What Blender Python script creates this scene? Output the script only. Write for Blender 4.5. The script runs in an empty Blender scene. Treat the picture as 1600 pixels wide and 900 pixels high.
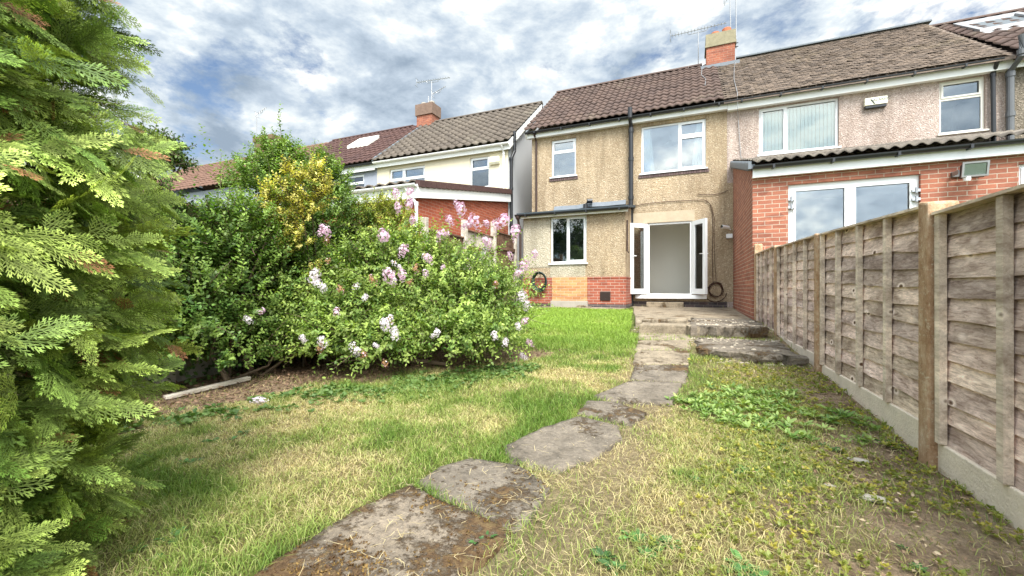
import bpy, bmesh, math, random
import numpy as np
from mathutils import Vector, Matrix
R = math.radians
rnd = random.Random(7)
rng = np.random.default_rng(11)
scene = bpy.context.scene
COL = scene.collection

# ------------------------------------------------------------------ camera, sky, sun, exposure
CAMZ, FPX, TH, HV = 0.95, 655.0, R(23.0), 452.0
cam_d = bpy.data.cameras.new('camera'); cam = bpy.data.objects.new('camera', cam_d); COL.objects.link(cam)
cam.location = (0, 0, CAMZ); cam.rotation_euler = (R(90), 0, TH)
cam_d.sensor_width = 36; cam_d.lens = 36 * FPX / 1600; cam_d.shift_y = 2 / 1600
cam_d.clip_start = 0.05; cam_d.clip_end = 2000
scene.camera = cam
SUN_DIR = Vector((0.30, -0.52, 0.80)).normalized()
SUN_EL = math.asin(SUN_DIR.z); SUN_AZ = math.atan2(SUN_DIR.x, SUN_DIR.y)
w = bpy.data.worlds.new('World'); scene.world = w; w.use_nodes = True
def build_world():
    nt = w.node_tree; nt.nodes.clear(); L = nt.links.new; N = nt.nodes.new
    out = N('ShaderNodeOutputWorld'); bg = N('ShaderNodeBackground'); bg.inputs[1].default_value = 0.107
    sky = N('ShaderNodeTexSky'); sky.sky_type = 'NISHITA'; sky.sun_disc = False
    sky.sun_elevation = SUN_EL; sky.sun_rotation = SUN_AZ
    tc = N('ShaderNodeTexCoord'); sep = N('ShaderNodeSeparateXYZ'); L(tc.outputs['Generated'], sep.inputs[0])
    def M(op, a, b=None, clamp=False):
        m = N('ShaderNodeMath'); m.operation = op; m.use_clamp = clamp
        for i, s in enumerate((a, b)):
            if s is None: continue
            if isinstance(s, (int, float)): m.inputs[i].default_value = s
            else: L(s, m.inputs[i])
        return m.outputs[0]
    zz = M('ADD', M('MAXIMUM', sep.outputs[2], 0.0), 0.55)
    comb = N('ShaderNodeCombineXYZ'); L(M('DIVIDE', sep.outputs[0], zz), comb.inputs[0]); L(M('DIVIDE', sep.outputs[1], zz), comb.inputs[1]); L(M('MULTIPLY', sep.outputs[2], 1.4), comb.inputs[2])
    def noise(scale, det, rough, dist, off=(0, 0, 0)):
        mp = N('ShaderNodeMapping'); L(comb.outputs[0], mp.inputs[0]); mp.inputs[1].default_value = off
        n = N('ShaderNodeTexNoise'); n.inputs['Scale'].default_value = scale; n.inputs['Detail'].default_value = det
        n.inputs['Roughness'].default_value = rough; n.inputs['Distortion'].default_value = dist
        L(mp.outputs[0], n.inputs['Vector']); return n.outputs['Fac']
    cover = noise(3.3, 9, 0.64, 0.15, (3.1, 1.7, 0))
    big = noise(1.3, 4, 0.5, 0.2, (9.4, 4.2, 2))
    shade = noise(4.8, 11, 0.61, 0.15, (3.35, 1.2, 4))
    cr = N('ShaderNodeValToRGB'); L(cover, cr.inputs[0])
    cr.color_ramp.elements[0].position = 0.32; cr.color_ramp.elements[1].position = 0.42
    s = M('ADD', M('MULTIPLY', shade, 0.75), M('MULTIPLY', big, 0.30))
    cs = N('ShaderNodeValToRGB'); L(s, cs.inputs[0]); e = cs.color_ramp.elements
    e[0].position = 0.40; e[0].color = (1.7, 2.15, 2.7, 1)
    e[1].position = 0.595; e[1].color = (6.2, 6.2, 5.95, 1)
    x = e.new(0.49); x.color = (2.9, 3.4, 3.95, 1)
    x = e.new(0.55); x.color = (4.3, 4.65, 4.85, 1)
    skym = N('ShaderNodeMix'); skym.data_type = 'RGBA'; skym.blend_type = 'MULTIPLY'; skym.inputs[0].default_value = 1
    L(sky.outputs[0], skym.inputs[6]); skym.inputs[7].default_value = (0.74, 0.76, 0.78, 1)
    mx = N('ShaderNodeMix'); mx.data_type = 'RGBA'
    L(cr.outputs[0], mx.inputs[0]); L(skym.outputs[2], mx.inputs[6]); L(cs.outputs[0], mx.inputs[7])
    # sky brightened round the sun direction, unseen behind the camera, as added fill light
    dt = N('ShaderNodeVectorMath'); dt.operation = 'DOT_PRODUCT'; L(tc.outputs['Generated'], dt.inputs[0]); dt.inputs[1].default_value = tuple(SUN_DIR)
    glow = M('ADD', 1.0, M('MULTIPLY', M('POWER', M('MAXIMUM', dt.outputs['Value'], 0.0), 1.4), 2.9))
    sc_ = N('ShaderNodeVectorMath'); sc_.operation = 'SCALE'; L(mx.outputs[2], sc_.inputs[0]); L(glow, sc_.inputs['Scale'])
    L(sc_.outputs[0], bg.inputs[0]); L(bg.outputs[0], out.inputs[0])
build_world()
sd = bpy.data.lights.new('sun', 'SUN'); sun = bpy.data.objects.new('sun', sd); COL.objects.link(sun)
sd.energy = 3.6; sd.angle = R(24); sd.color = (1.0, 0.965, 0.91)
sun.rotation_euler = SUN_DIR.to_track_quat('Z', 'Y').to_euler(); sun.location = (0, 0, 30)
scene.view_settings.view_transform = 'Standard'; scene.view_settings.look = 'None'
scene.view_settings.exposure = 0.98; scene.view_settings.gamma = 1
scene.view_settings.use_curve_mapping = False
scene.cycles.max_bounces = 7; scene.cycles.transparent_max_bounces = 12
scene.cycles.diffuse_bounces = 5; scene.cycles.glossy_bounces = 3; scene.cycles.caustics_reflective = False
scene.cycles.caustics_refractive = False

# ------------------------------------------------------------------ survey helpers (pixel of the 1600 px photo -> point on a known plane)
CT, ST = math.cos(TH), math.sin(TH)
def ray(u, v):
    r = (u - 800) / FPX
    return (r * CT - ST, r * ST + CT, (HV - v) / FPX)
def onY(u, v, Y):
    d = ray(u, v); t = Y / d[1]; return Vector((d[0] * t, Y, CAMZ + d[2] * t))
def onX(u, v, X):
    d = ray(u, v); t = X / d[0]; return Vector((X, d[1] * t, CAMZ + d[2] * t))
def onF(u, v, t):
    d = ray(u, v); return Vector((d[0] * t, d[1] * t, CAMZ + d[2] * t))
GY = [-60, 0, 2.5, 4.7, 6.7, 8.7, 12.4, 80]; GZ = [-.15, .02, .05, .16, .29, .39, .45, .45]
def vnoise(x, y, s, seed=0):
    x = np.asarray(x, float) * s; y = np.asarray(y, float) * s
    xi = np.floor(x); yi = np.floor(y); fx = x - xi; fy = y - yi
    fx = fx * fx * (3 - 2 * fx); fy = fy * fy * (3 - 2 * fy)
    def h(a, b):
        v = np.sin(a * 127.1 + b * 311.7 + seed * 74.7) * 43758.5453
        return v - np.floor(v)
    return (h(xi, yi) * (1 - fx) + h(xi + 1, yi) * fx) * (1 - fy) + (h(xi, yi + 1) * (1 - fx) + h(xi + 1, yi + 1) * fx) * fy
def fbm(x, y, s, seed=0, o=4):
    t = 0; a = .5; n = 0
    for k in range(o):
        t = t + a * vnoise(x, y, s * 2 ** k, seed + k * 3); n += a; a *= .5
    return t / n
def ground(x, y):
    x = np.asarray(x, float); y = np.asarray(y, float)
    z = np.interp(y, GY, GZ)
    near = np.clip(1 - np.maximum(np.abs(x + 1) - 5, 0) / 3, 0, 1)
    return z + near * (fbm(x, y, .9, 5, 3) - .5) * .05 + (fbm(x, y, 7, 9, 2) - .5) * .014 * near
def gz(x, y): return float(ground(x, y))
def onG(u, v):
    t = 3.0
    d = ray(u, v)
    for i in range(40):
        z = gz(d[0] * t, d[1] * t); t2 = (z - CAMZ) / d[2]; t = t * .4 + t2 * .6
    return Vector((d[0] * t, d[1] * t, gz(d[0] * t, d[1] * t)))

# ------------------------------------------------------------------ materials
class NT:
    def __init__(s, name):
        s.m = bpy.data.materials.new(name); s.m.use_nodes = True; s.t = s.m.node_tree
        s.N = s.t.nodes.new; s.L = s.t.links.new; s.b = s.t.nodes['Principled BSDF']; s.out = s.t.nodes['Material Output']
        s.pos = s.N('ShaderNodeNewGeometry').outputs['Position']
    def sock(s, v, i):
        if isinstance(v, (int, float)): i.default_value = v
        elif isinstance(v, (tuple, list)): i.default_value = tuple(v) + ((1,) if len(v) == 3 and i.type == 'RGBA' else ())
        else: s.L(v, i)
    def math(s, op, a, b=0, clamp=False):
        m = s.N('ShaderNodeMath'); m.operation = op; m.use_clamp = clamp; s.sock(a, m.inputs[0]); s.sock(b, m.inputs[1]); return m.outputs[0]
    def noise(s, scale, det=3, rough=.5, vec=None, dist=0, out='Fac', st=None):
        n = s.N('ShaderNodeTexNoise'); n.inputs['Scale'].default_value = scale; n.inputs['Detail'].default_value = det
        n.inputs['Roughness'].default_value = rough; n.inputs['Distortion'].default_value = dist
        v = vec or s.pos
        if st: v = s.stretch(v, st)
        s.L(v, n.inputs['Vector']); return n.outputs[out]
    def stretch(s, v, st):
        m = s.N('ShaderNodeVectorMath'); m.operation = 'MULTIPLY'; s.L(v, m.inputs[0]); m.inputs[1].default_value = st; return m.outputs[0]
    def vor(s, scale, out='Distance', feature='F1', vec=None, rnd_=1):
        n = s.N('ShaderNodeTexVoronoi'); n.feature = feature; n.inputs['Scale'].default_value = scale; n.inputs['Randomness'].default_value = rnd_
        s.L(vec or s.pos, n.inputs['Vector']); return n.outputs[out]
    def ramp(s, f, stops, interp='LINEAR'):
        r = s.N('ShaderNodeValToRGB'); r.color_ramp.interpolation = interp; s.L(f, r.inputs[0]); e = r.color_ramp.elements
        e[0].position, e[0].color = stops[0][0], tuple(stops[0][1]) + (1,)
        e[1].position, e[1].color = stops[-1][0], tuple(stops[-1][1]) + (1,)
        for p, c in stops[1:-1]:
            k = e.new(p); k.color = tuple(c) + (1,)
        return r.outputs[0]
    def mix(s, f, a, b, mode='MIX'):
        m = s.N('ShaderNodeMix'); m.data_type = 'RGBA'; m.blend_type = mode
        s.sock(f, m.inputs[0]); s.sock(a, m.inputs[6]); s.sock(b, m.inputs[7]); return m.outputs[2]
    def bump(s, h, strength=.5, dist=.01):
        b = s.N('ShaderNodeBump'); b.inputs['Strength'].default_value = strength; b.inputs['Distance'].default_value = dist
        s.L(h, b.inputs['Height']); s.L(b.outputs[0], s.b.inputs['Normal'])
    def attr(s, name='col'):
        a = s.N('ShaderNodeAttribute'); a.attribute_name = name; return a.outputs['Color']
    def fin(s, col, rough=.8, spec=.3, metal=0):
        s.sock(col, s.b.inputs['Base Color']); s.sock(rough, s.b.inputs['Roughness'])
        s.b.inputs['Specular IOR Level'].default_value = spec; s.b.inputs['Metallic'].default_value = metal
        return s.m
    def wallvec(s):
        """horizontal run along the wall and height, whatever way the wall faces"""
        g = s.N('ShaderNodeNewGeometry'); a = s.N('ShaderNodeSeparateXYZ'); s.L(g.outputs['True Normal'], a.inputs[0])
        p = s.N('ShaderNodeSeparateXYZ'); s.L(g.outputs['Position'], p.inputs[0])
        ny = s.math('GREATER_THAN', s.math('ABSOLUTE', a.outputs[1]), .7)
        u = s.math('ADD', s.math('MULTIPLY', p.outputs[0], ny), s.math('MULTIPLY', p.outputs[1], s.math('SUBTRACT', 1, ny)))
        c = s.N('ShaderNodeCombineXYZ'); s.L(u, c.inputs[0]); s.L(p.outputs[2], c.inputs[1]); return c.outputs[0]

def plain(name, c, rough=.6, spec=.3, var=.12, scale=6, metal=0, bump=0):
    n = NT(name); f = n.noise(scale, 6, .65)
    m = n.fin(n.mix(f, tuple(k * (1 - var) for k in c), tuple(min(1, k * (1 + var)) for k in c)), rough, spec, metal)
    if bump: n.bump(n.noise(scale * 8, 4), bump, .01)
    return m
def pebbledash(name, base, light, dark, stain=(.6, .55, .45)):
    n = NT(name)
    v = n.vor(46, 'Color'); sep = n.N('ShaderNodeSeparateColor'); n.L(v, sep.inputs[0])
    c = n.ramp(sep.outputs[0], [(0, dark), (.12, base), (.74, base), (.92, light), (1, tuple(min(1, k * 1.1) for k in light))])
    f = n.noise(20, 4, .7); c = n.mix(n.math('MULTIPLY', f, .8), c, base)
    g = n.noise(75, 2, .8); c = n.mix(.75, c, n.ramp(g, [(.3, (.6, .59, .57)), (.5, (1, 1, 1)), (.7, (1.4, 1.4, 1.36))]), 'MULTIPLY')
    big = n.noise(.9, 6, .65, st=(1, 1, .45)); c = n.mix(.8, c, n.ramp(big, [(.3, stain), (.5, (1, 1, 1)), (.68, (1.16, 1.13, 1.08))]), 'MULTIPLY')
    dr = n.noise(2.6, 5, .7, st=(1, 1, .12)); c = n.mix(.5, c, n.ramp(dr, [(.36, (.52, .50, .46)), (.52, (1, 1, 1))]), 'MULTIPLY')
    n.bump(n.math('ADD', n.vor(42), n.noise(60, 3)), .9, .02)
    return n.fin(c, .92, .15)
def brick(name, c1, c2, mortar, dirt=.5, bw=.225, bh=.075):
    n = NT(name); v = n.wallvec()
    b = n.N('ShaderNodeTexBrick'); n.L(v, b.inputs['Vector']); b.inputs['Scale'].default_value = 1
    b.inputs['Brick Width'].default_value = bw; b.inputs['Row Height'].default_value = bh; b.inputs['Mortar Size'].default_value = .006
    b.inputs['Mortar Smooth'].default_value = .2; b.inputs['Bias'].default_value = -.2
    b.inputs['Color1'].default_value = c1 + (1,); b.inputs['Color2'].default_value = c2 + (1,); b.inputs['Mortar'].default_value = mortar + (1,)
    cell = n.N('ShaderNodeTexVoronoi'); cell.inputs['Scale'].default_value = 6; n.L(n.stretch(v, (1 / bw * .16, 1 / bh * .166, 1)), cell.inputs['Vector'])
    s2 = n.N('ShaderNodeSeparateColor'); n.L(cell.outputs['Color'], s2.inputs[0])
    c = n.mix(.6, b.outputs['Color'], n.ramp(s2.outputs[0], [(0, (.62, .58, .58)), (.3, (.95, .95, .95)), (.8, (1.1, 1.1, 1.05)), (1, (1.25, 1.2, 1.1))]), 'MULTIPLY')
    c = n.mix(dirt, c, n.ramp(n.noise(1.6, 6, .7), [(.3, (.66, .62, .6)), (.55, (1.05, 1.05, 1.05))]), 'MULTIPLY')
    c = n.mix(.5, c, n.ramp(n.noise(45, 4, .8), [(.3, (.7, .7, .7)), (.7, (1.25, 1.25, 1.25))]), 'MULTIPLY')
    n.bump(n.math('SUBTRACT', n.math('MULTIPLY', n.noise(60, 4), .3), b.outputs['Fac']), .7, .008)
    return n.fin(c, .85, .2)
def roofmat(name, base, dark, moss, mossamt, tw=.3, th=.22, vary=.55):
    n = NT(name); sp = n.N('ShaderNodeSeparateXYZ'); n.L(n.pos, sp.inputs[0])
    cx = n.math('FLOOR', n.math('DIVIDE', sp.outputs[0], tw)); cz = n.math('FLOOR', n.math('DIVIDE', sp.outputs[2], th))
    cc = n.N('ShaderNodeCombineXYZ'); n.L(cx, cc.inputs[0]); n.L(cz, cc.inputs[1])
    wn = n.N('ShaderNodeTexWhiteNoise'); wn.noise_dimensions = '2D'; n.L(cc.outputs[0], wn.inputs[0])
    c = n.mix(wn.outputs[0], dark, base); c = n.mix(1 - vary, c, tuple((a + b) / 2 for a, b in zip(base, dark)))
    c = n.mix(.6, c, n.ramp(n.noise(22, 5, .75), [(.3, (.6, .6, .6)), (.7, (1.35, 1.35, 1.35))]), 'MULTIPLY')
    mk = n.ramp(n.math('ADD', n.math('MULTIPLY', n.noise(.7, 5, .6), .6), n.math('MULTIPLY', n.noise(16, 4, .7), .45)), [(.62 - mossamt, (0, 0, 0)), (.74 - mossamt, (1, 1, 1))])
    c = n.mix(n.math('MULTIPLY', mk, .75), c, moss)
    n.bump(n.noise(50, 4), .4, .01)
    return n.fin(c, .85, .2)
def leafmat(name, rough=.5, trans=.35, tcol=(1.1, 1.2, .5)):
    n = NT(name); a = n.attr(); c = n.mix(.35, a, n.ramp(n.noise(40, 2), [(.3, (.75, .78, .7)), (.7, (1.25, 1.22, 1.2))]), 'MULTIPLY')
    n.fin(c, rough, .35)
    tr = n.N('ShaderNodeBsdfTranslucent'); n.L(n.mix(1, c, tcol, 'MULTIPLY'), tr.inputs[0])
    m = n.N('ShaderNodeMixShader'); m.inputs[0].default_value = trans
    n.L(n.b.outputs[0], m.inputs[1]); n.L(tr.outputs[0], m.inputs[2]); n.L(m.outputs[0], n.out.inputs[0]); return n.m
def glassmat(name, refl=.14, tint=(.9, .95, .94)):
    n = NT(name); n.t.nodes.remove(n.b)
    tr = n.N('ShaderNodeBsdfTransparent'); tr.inputs[0].default_value = tint + (1,)
    gl = n.N('ShaderNodeBsdfGlossy'); gl.inputs['Roughness'].default_value = .02
    bp = n.N('ShaderNodeBump'); bp.inputs['Strength'].default_value = .02; n.L(n.noise(1.2, 2), bp.inputs['Height']); n.L(bp.outputs[0], gl.inputs['Normal'])
    fr = n.N('ShaderNodeFresnel'); fr.inputs[0].default_value = 1.5
    f = n.math('ADD', n.math('MULTIPLY', fr.outputs[0], 1.3), refl, True)
    m = n.N('ShaderNodeMixShader'); n.L(f, m.inputs[0]); n.L(tr.outputs[0], m.inputs[1]); n.L(gl.outputs[0], m.inputs[2])
    n.L(m.outputs[0], n.out.inputs[0]); return n.m

M = {}
M['dash_tan'] = pebbledash('pebbledash_tan', (.42, .325, .215), (.64, .54, .40), (.18, .13, .085), (.60, .55, .47))
M['dash_grey'] = pebbledash('pebbledash_pale', (.47, .42, .32), (.66, .62, .52), (.25, .21, .16), (.7, .68, .6))
M['dash_pink'] = pebbledash('pebbledash_pink', (.44, .355, .31), (.66, .57, .51), (.22, .165, .14), (.8, .74, .68))
M['dash_dark'] = pebbledash('pebbledash_dark', (.22, .19, .15), (.42, .36, .30), (.06, .05, .04))
M['brick_red'] = brick('brick_red', (.36, .14, .09), (.28, .105, .07), (.46, .38, .30), .35)
M['brick_plinth'] = brick('brick_plinth', (.36, .105, .065), (.28, .085, .055), (.42, .34, .28), .5)
M['brick_orange'] = brick('brick_orange', (.56, .29, .13), (.46, .21, .09), (.55, .42, .30), .3)
M['brick_blue'] = brick('brick_blue', (.085, .075, .08), (.13, .09, .085), (.22, .19, .17), .4)
M['brick_chimney'] = brick('brick_chimney', (.32, .115, .07), (.25, .09, .06), (.36, .22, .16), .5)
M['weather_brick'] = brick('weathered_brick', (.20, .12, .08), (.15, .09, .065), (.2, .16, .12), .6)
M['brick_left'] = brick('brick_left', (.36, .095, .05), (.29, .075, .04), (.40, .22, .16), .3)
M['sill_tile'] = brick('sill_tile', (.11, .075, .072), (.17, .12, .11), (.05, .04, .035), .3, .065, .4)
M['render_cream'] = plain('render_cream', (.68, .61, .45), .9, .15, .16, 1.4, bump=.3)
M['render_grey'] = plain('render_grey', (.30, .32, .37), .9, .15, .1, 2, bump=.3)
M['render_gable'] = plain('render_gable', (.56, .58, .60), .9, .15, .06, 1.0, bump=.2)
M['lintel'] = plain('lintel_band', (.46, .38, .27), .92, .15, .22, 9, bump=.6)
M['roof_brown'] = roofmat('roof_tiles_brown', (.125, .084, .068), (.070, .050, .044), (.20, .17, .12), .02)
M['roof_plain'] = roofmat('roof_tiles_plain_mossy', (.235, .18, .14), (.11, .088, .074), (.25, .205, .12), .035, .165, .06, .95)
M['roof_grey'] = roofmat('roof_tiles_grey', (.145, .12, .095), (.085, .07, .058), (.22, .20, .15), .03)
M['roof_dark'] = roofmat('roof_tiles_dark', (.105, .058, .048), (.065, .038, .036), (.13, .11, .09), .0)
M['roof_orange'] = roofmat('roof_tiles_orange', (.19, .11, .078), (.13, .075, .056), (.2, .15, .1), .0)
M['roof_ext'] = roofmat('roof_tiles_extension', (.26, .225, .185), (.07, .06, .052), (.30, .28, .22), .05)
M['slate'] = plain('slate', (.10, .115, .125), .7, .3, .2, 8)
M['upvc'] = plain('white_frame', (.82, .83, .83), .35, .5, .03, 3)
M['white_paint'] = plain('white_paint', (.84, .84, .81), .6, .3, .08, 3)
M['cream_upvc'] = plain('offwhite_frame', (.72, .70, .62), .5, .4, .05, 3)
M['black_pl'] = plain('black_plastic', (.018, .019, .021), .35, .5, .2, 5)
M['grey_pl'] = plain('grey_plastic', (.10, .105, .11), .4, .5, .2, 5)
M['brown_pl'] = plain('rusty_pipe', (.05, .030, .024), .6, .3, .4, 12)
M['lead'] = plain('lead', (.15, .17, .19), .55, .4, .25, 9)
M['felt'] = plain('roof_felt', (.055, .07, .08), .8, .25, .3, 12, bump=.4)
M['glass'] = glassmat('glass', .09)
M['glass_bright'] = glassmat('glass_reflective', .20)
M['glass_dark'] = glassmat('glass_dark', .05)
M['room'] = plain('room_wall', (.72, .70, .64), .9, .1, .03, .5)
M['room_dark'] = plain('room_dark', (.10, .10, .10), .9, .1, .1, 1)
M['curtain'] = plain('curtain', (.92, .95, .96), .9, .1, .04, 3)
M['blind'] = plain('blind', (.84, .95, .95), .7, .2, .05, 3)
M['metal'] = plain('galvanised', (.34, .34, .34), .4, .5, .2, 10, metal=.7)
M['steel'] = plain('steel_handle', (.5, .5, .5), .3, .5, .1, 10, metal=.9)
M['concrete'] = plain('concrete', (.36, .33, .28), .9, .2, .28, 7, bump=.6)
M['gravel'] = plain('pale_concrete', (.70, .61, .49), .9, .2, .2, 9, bump=.6)
M['hose'] = plain('hose_green', (.012, .03, .022), .4, .5, .2, 10)
M['cable'] = plain('cable_brown', (.055, .025, .015), .6, .3, .3, 10)
M['terracotta'] = plain('terracotta', (.42, .15, .08), .8, .2, .2, 8)
M['box_cream'] = plain('alarm_cream', (.80, .78, .62), .5, .4, .04, 4)
M['vent'] = plain('terracotta_vent', (.045, .028, .024), .7, .3, .3, 20)
M['lamp_glass'] = plain('lamp_glass', (.80, .80, .76), .3, .6, .1, 15)
M['ink'] = plain('lettering_ink', (.05, .06, .05), .6, .3, .1, 10)
M['leaf'] = leafmat('leaf'); M['frond'] = leafmat('conifer_frond', .6, .25, (1.1, 1.15, .5))
M['grass'] = leafmat('grass_blade', .6, .35, (1.15, 1.15, .6)); M['petal'] = leafmat('petal', .6, .35, (1, .95, 1))
M['litter'] = leafmat('dead_leaf', .7, .1, (1, .8, .5))
M['bark'] = plain('bark', (.13, .095, .065), .9, .15, .4, 20, bump=.8)
def soilmat():
    n = NT('ground_soil_and_turf'); a = n.attr()
    f1 = n.noise(55, 5, .8); c = n.mix(.9, a, n.ramp(f1, [(.3, (.5, .48, .45)), (.5, (1, 1, 1)), (.72, (1.7, 1.65, 1.5))]), 'MULTIPLY')
    c = n.mix(.7, c, n.ramp(n.noise(9, 5, .7), [(.3, (.65, .65, .6)), (.65, (1.2, 1.2, 1.2))]), 'MULTIPLY')
    n.bump(n.noise(45, 6, .8), 1.0, .03); return n.fin(c, .95, .1)
M['soil'] = soilmat()
def slabmat(name, base, moss=.0):
    n = NT(name)
    c = n.ramp(n.noise(5, 8, .72), [(.28, tuple(k * .38 for k in base)), (.48, base), (.72, tuple(min(1, k * 1.5) for k in base))])
    c = n.mix(.7, c, n.ramp(n.noise(38, 5, .85), [(.32, (.5, .5, .5)), (.5, (1, 1, 1)), (.70, (1.6, 1.55, 1.4))]), 'MULTIPLY')
    c = n.mix(n.ramp(n.vor(26), [(.05, (.8, .8, .8)), (.14, (0, 0, 0))]), c, (.38, .34, .27))
    mk = n.ramp(n.math('ADD', n.math('MULTIPLY', n.noise(2.2, 5, .6), .7), n.math('MULTIPLY', n.noise(24, 5, .8), .4)), [(.60 - moss, (0, 0, 0)), (.66 - moss, (1, 1, 1))])
    c = n.mix(mk, c, n.ramp(n.noise(30, 4, .7), [(.3, (.065, .04, .022)), (.5, (.135, .085, .045)), (.72, (.22, .16, .075))]))
    n.bump(n.math('ADD', n.noise(30, 6, .8), n.math('MULTIPLY', mk, .8)), .9, .02)
    return n.fin(c, .95, .12)
M['slab'] = slabmat('old_paving_slab', (.185, .158, .125), .0); M['slab_moss'] = slabmat('mossy_paving_slab', (.23, .19, .145), .07)
M['slab_pale'] = slabmat('pale_paving_slab', (.26, .215, .155), -.01)
def woodmat(name, pale, dark, tone=1.0):
    n = NT(name); st = n.stretch(n.pos, (1, .16, 1))
    g = n.noise(60, 6, .75, vec=st, dist=.8)
    c = n.ramp(g, [(.28, dark), (.48, tuple((a + b) / 2 for a, b in zip(pale, dark))), (.72, pale)])
    wob = n.noise(7, 3, .6, st=(1, .3, 1), dist=1.2); c = n.mix(.75, c, n.ramp(wob, [(.3, (.55, .50, .46)), (.5, (1, 1, 1)), (.7, (1.25, 1.24, 1.22))]), 'MULTIPLY')
    a = n.attr('tone'); c = n.mix(1, c, a, 'MULTIPLY'); c = n.mix(.8, c, n.ramp(n.noise(3.2, 5, .7, st=(1, .5, 1.6)), [(.36, (.55, .50, .47)), (.5, (.95, .94, .93)), (.64, (1.35, 1.33, 1.32))]), 'MULTIPLY')
    kv = n.stretch(n.pos, (1, .55, 1)); k = n.vor(6.5, vec=kv)
    c = n.mix(n.ramp(k, [(.06, (1, 1, 1)), (.09, (0, 0, 0))]), c, (.10, .055, .03))
    c = n.mix(n.ramp(k, [(.09, (0, 0, 0)), (.11, (.8, .8, .8)), (.2, (0, 0, 0))]), c, pale)
    n.bump(g, .5, .006); return n.fin(c, .85, .2)
M['fence'] = woodmat('weathered_fence_boards', (1.0, .84, .75), (.24, .15, .115))
M['batten'] = woodmat('weathered_batten', (.82, .72, .60), (.42, .33, .25))
M['fence_brown'] = woodmat('brown_fence_boards', (.20, .12, .08), (.08, .045, .03))
M['fence_pale'] = woodmat('pale_fence_boards', (.60, .56, .48), (.34, .29, .23))
def postmat():
    n = NT('stained_concrete_post'); c = n.ramp(n.noise(14, 7, .8, st=(1, 1, .5)), [(.3, (.24, .13, .065)), (.5, (.42, .27, .16)), (.7, (.62, .48, .34))])
    c = n.mix(n.ramp(n.noise(38, 5, .85), [(.55, (0, 0, 0)), (.64, (.8, .8, .8))]), c, (.60, .52, .38))
    n.bump(n.noise(70, 5, .8), .8, .012); return n.fin(c, .95, .15)
M['post'] = postmat()

# ------------------------------------------------------------------ object helpers
def setp(o, label=None, cat=None, group=None, kind=None):
    if label: o['label'] = label
    if cat: o['category'] = cat
    if group: o['group'] = group
    if kind: o['kind'] = kind
    return o
def wloc(o):
    v = Vector((0, 0, 0))
    while o is not None: v += o.location; o = o.parent
    return v
def thing(name, loc, label, cat, group=None):
    o = bpy.data.objects.new(name, None); COL.objects.link(o); o.location = loc; o.empty_display_size = .1
    return setp(o, label, cat, group)
def link(name, me, mat, parent=None, smooth=False):
    """mesh in world coordinates -> object with a local origin"""
    o = bpy.data.objects.new(name, me); COL.objects.link(o)
    if mat is not None: me.materials.append(M[mat] if isinstance(mat, str) else mat)
    n = len(me.vertices); co = np.empty(n * 3, np.float32); me.vertices.foreach_get('co', co); co = co.reshape(-1, 3)
    if parent is not None:
        base = wloc(parent); o.parent = parent
    else:
        mn, mx = co.min(0), co.max(0); base = Vector(((mn[0] + mx[0]) / 2, (mn[1] + mx[1]) / 2, mn[2])); o.location = base
    co -= np.array(base, np.float32); me.vertices.foreach_set('co', co.ravel())
    if smooth: me.polygons.foreach_set('use_smooth', [True] * len(me.polygons))
    me.update(); return o
def npmesh(name, verts, faces, cols=None, attr='col'):
    """faces: (M,k) array, every face k-sided"""
    verts = np.asarray(verts, np.float32); faces = np.asarray(faces, np.int32); k = faces.shape[1]
    me = bpy.data.meshes.new(name); me.vertices.add(len(verts)); me.vertices.foreach_set('co', verts.ravel())
    me.loops.add(faces.size); me.loops.foreach_set('vertex_index', faces.ravel())
    me.polygons.add(len(faces)); me.polygons.foreach_set('loop_start', np.arange(0, faces.size, k, dtype=np.int32))
    me.update(calc_edges=True)
    if cols is not None:
        c = np.ones((len(verts), 4), np.float32); c[:, :3] = cols
        a = me.color_attributes.new(attr, 'FLOAT_COLOR', 'POINT'); a.data.foreach_set('color', c.ravel())
    return me
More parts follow.
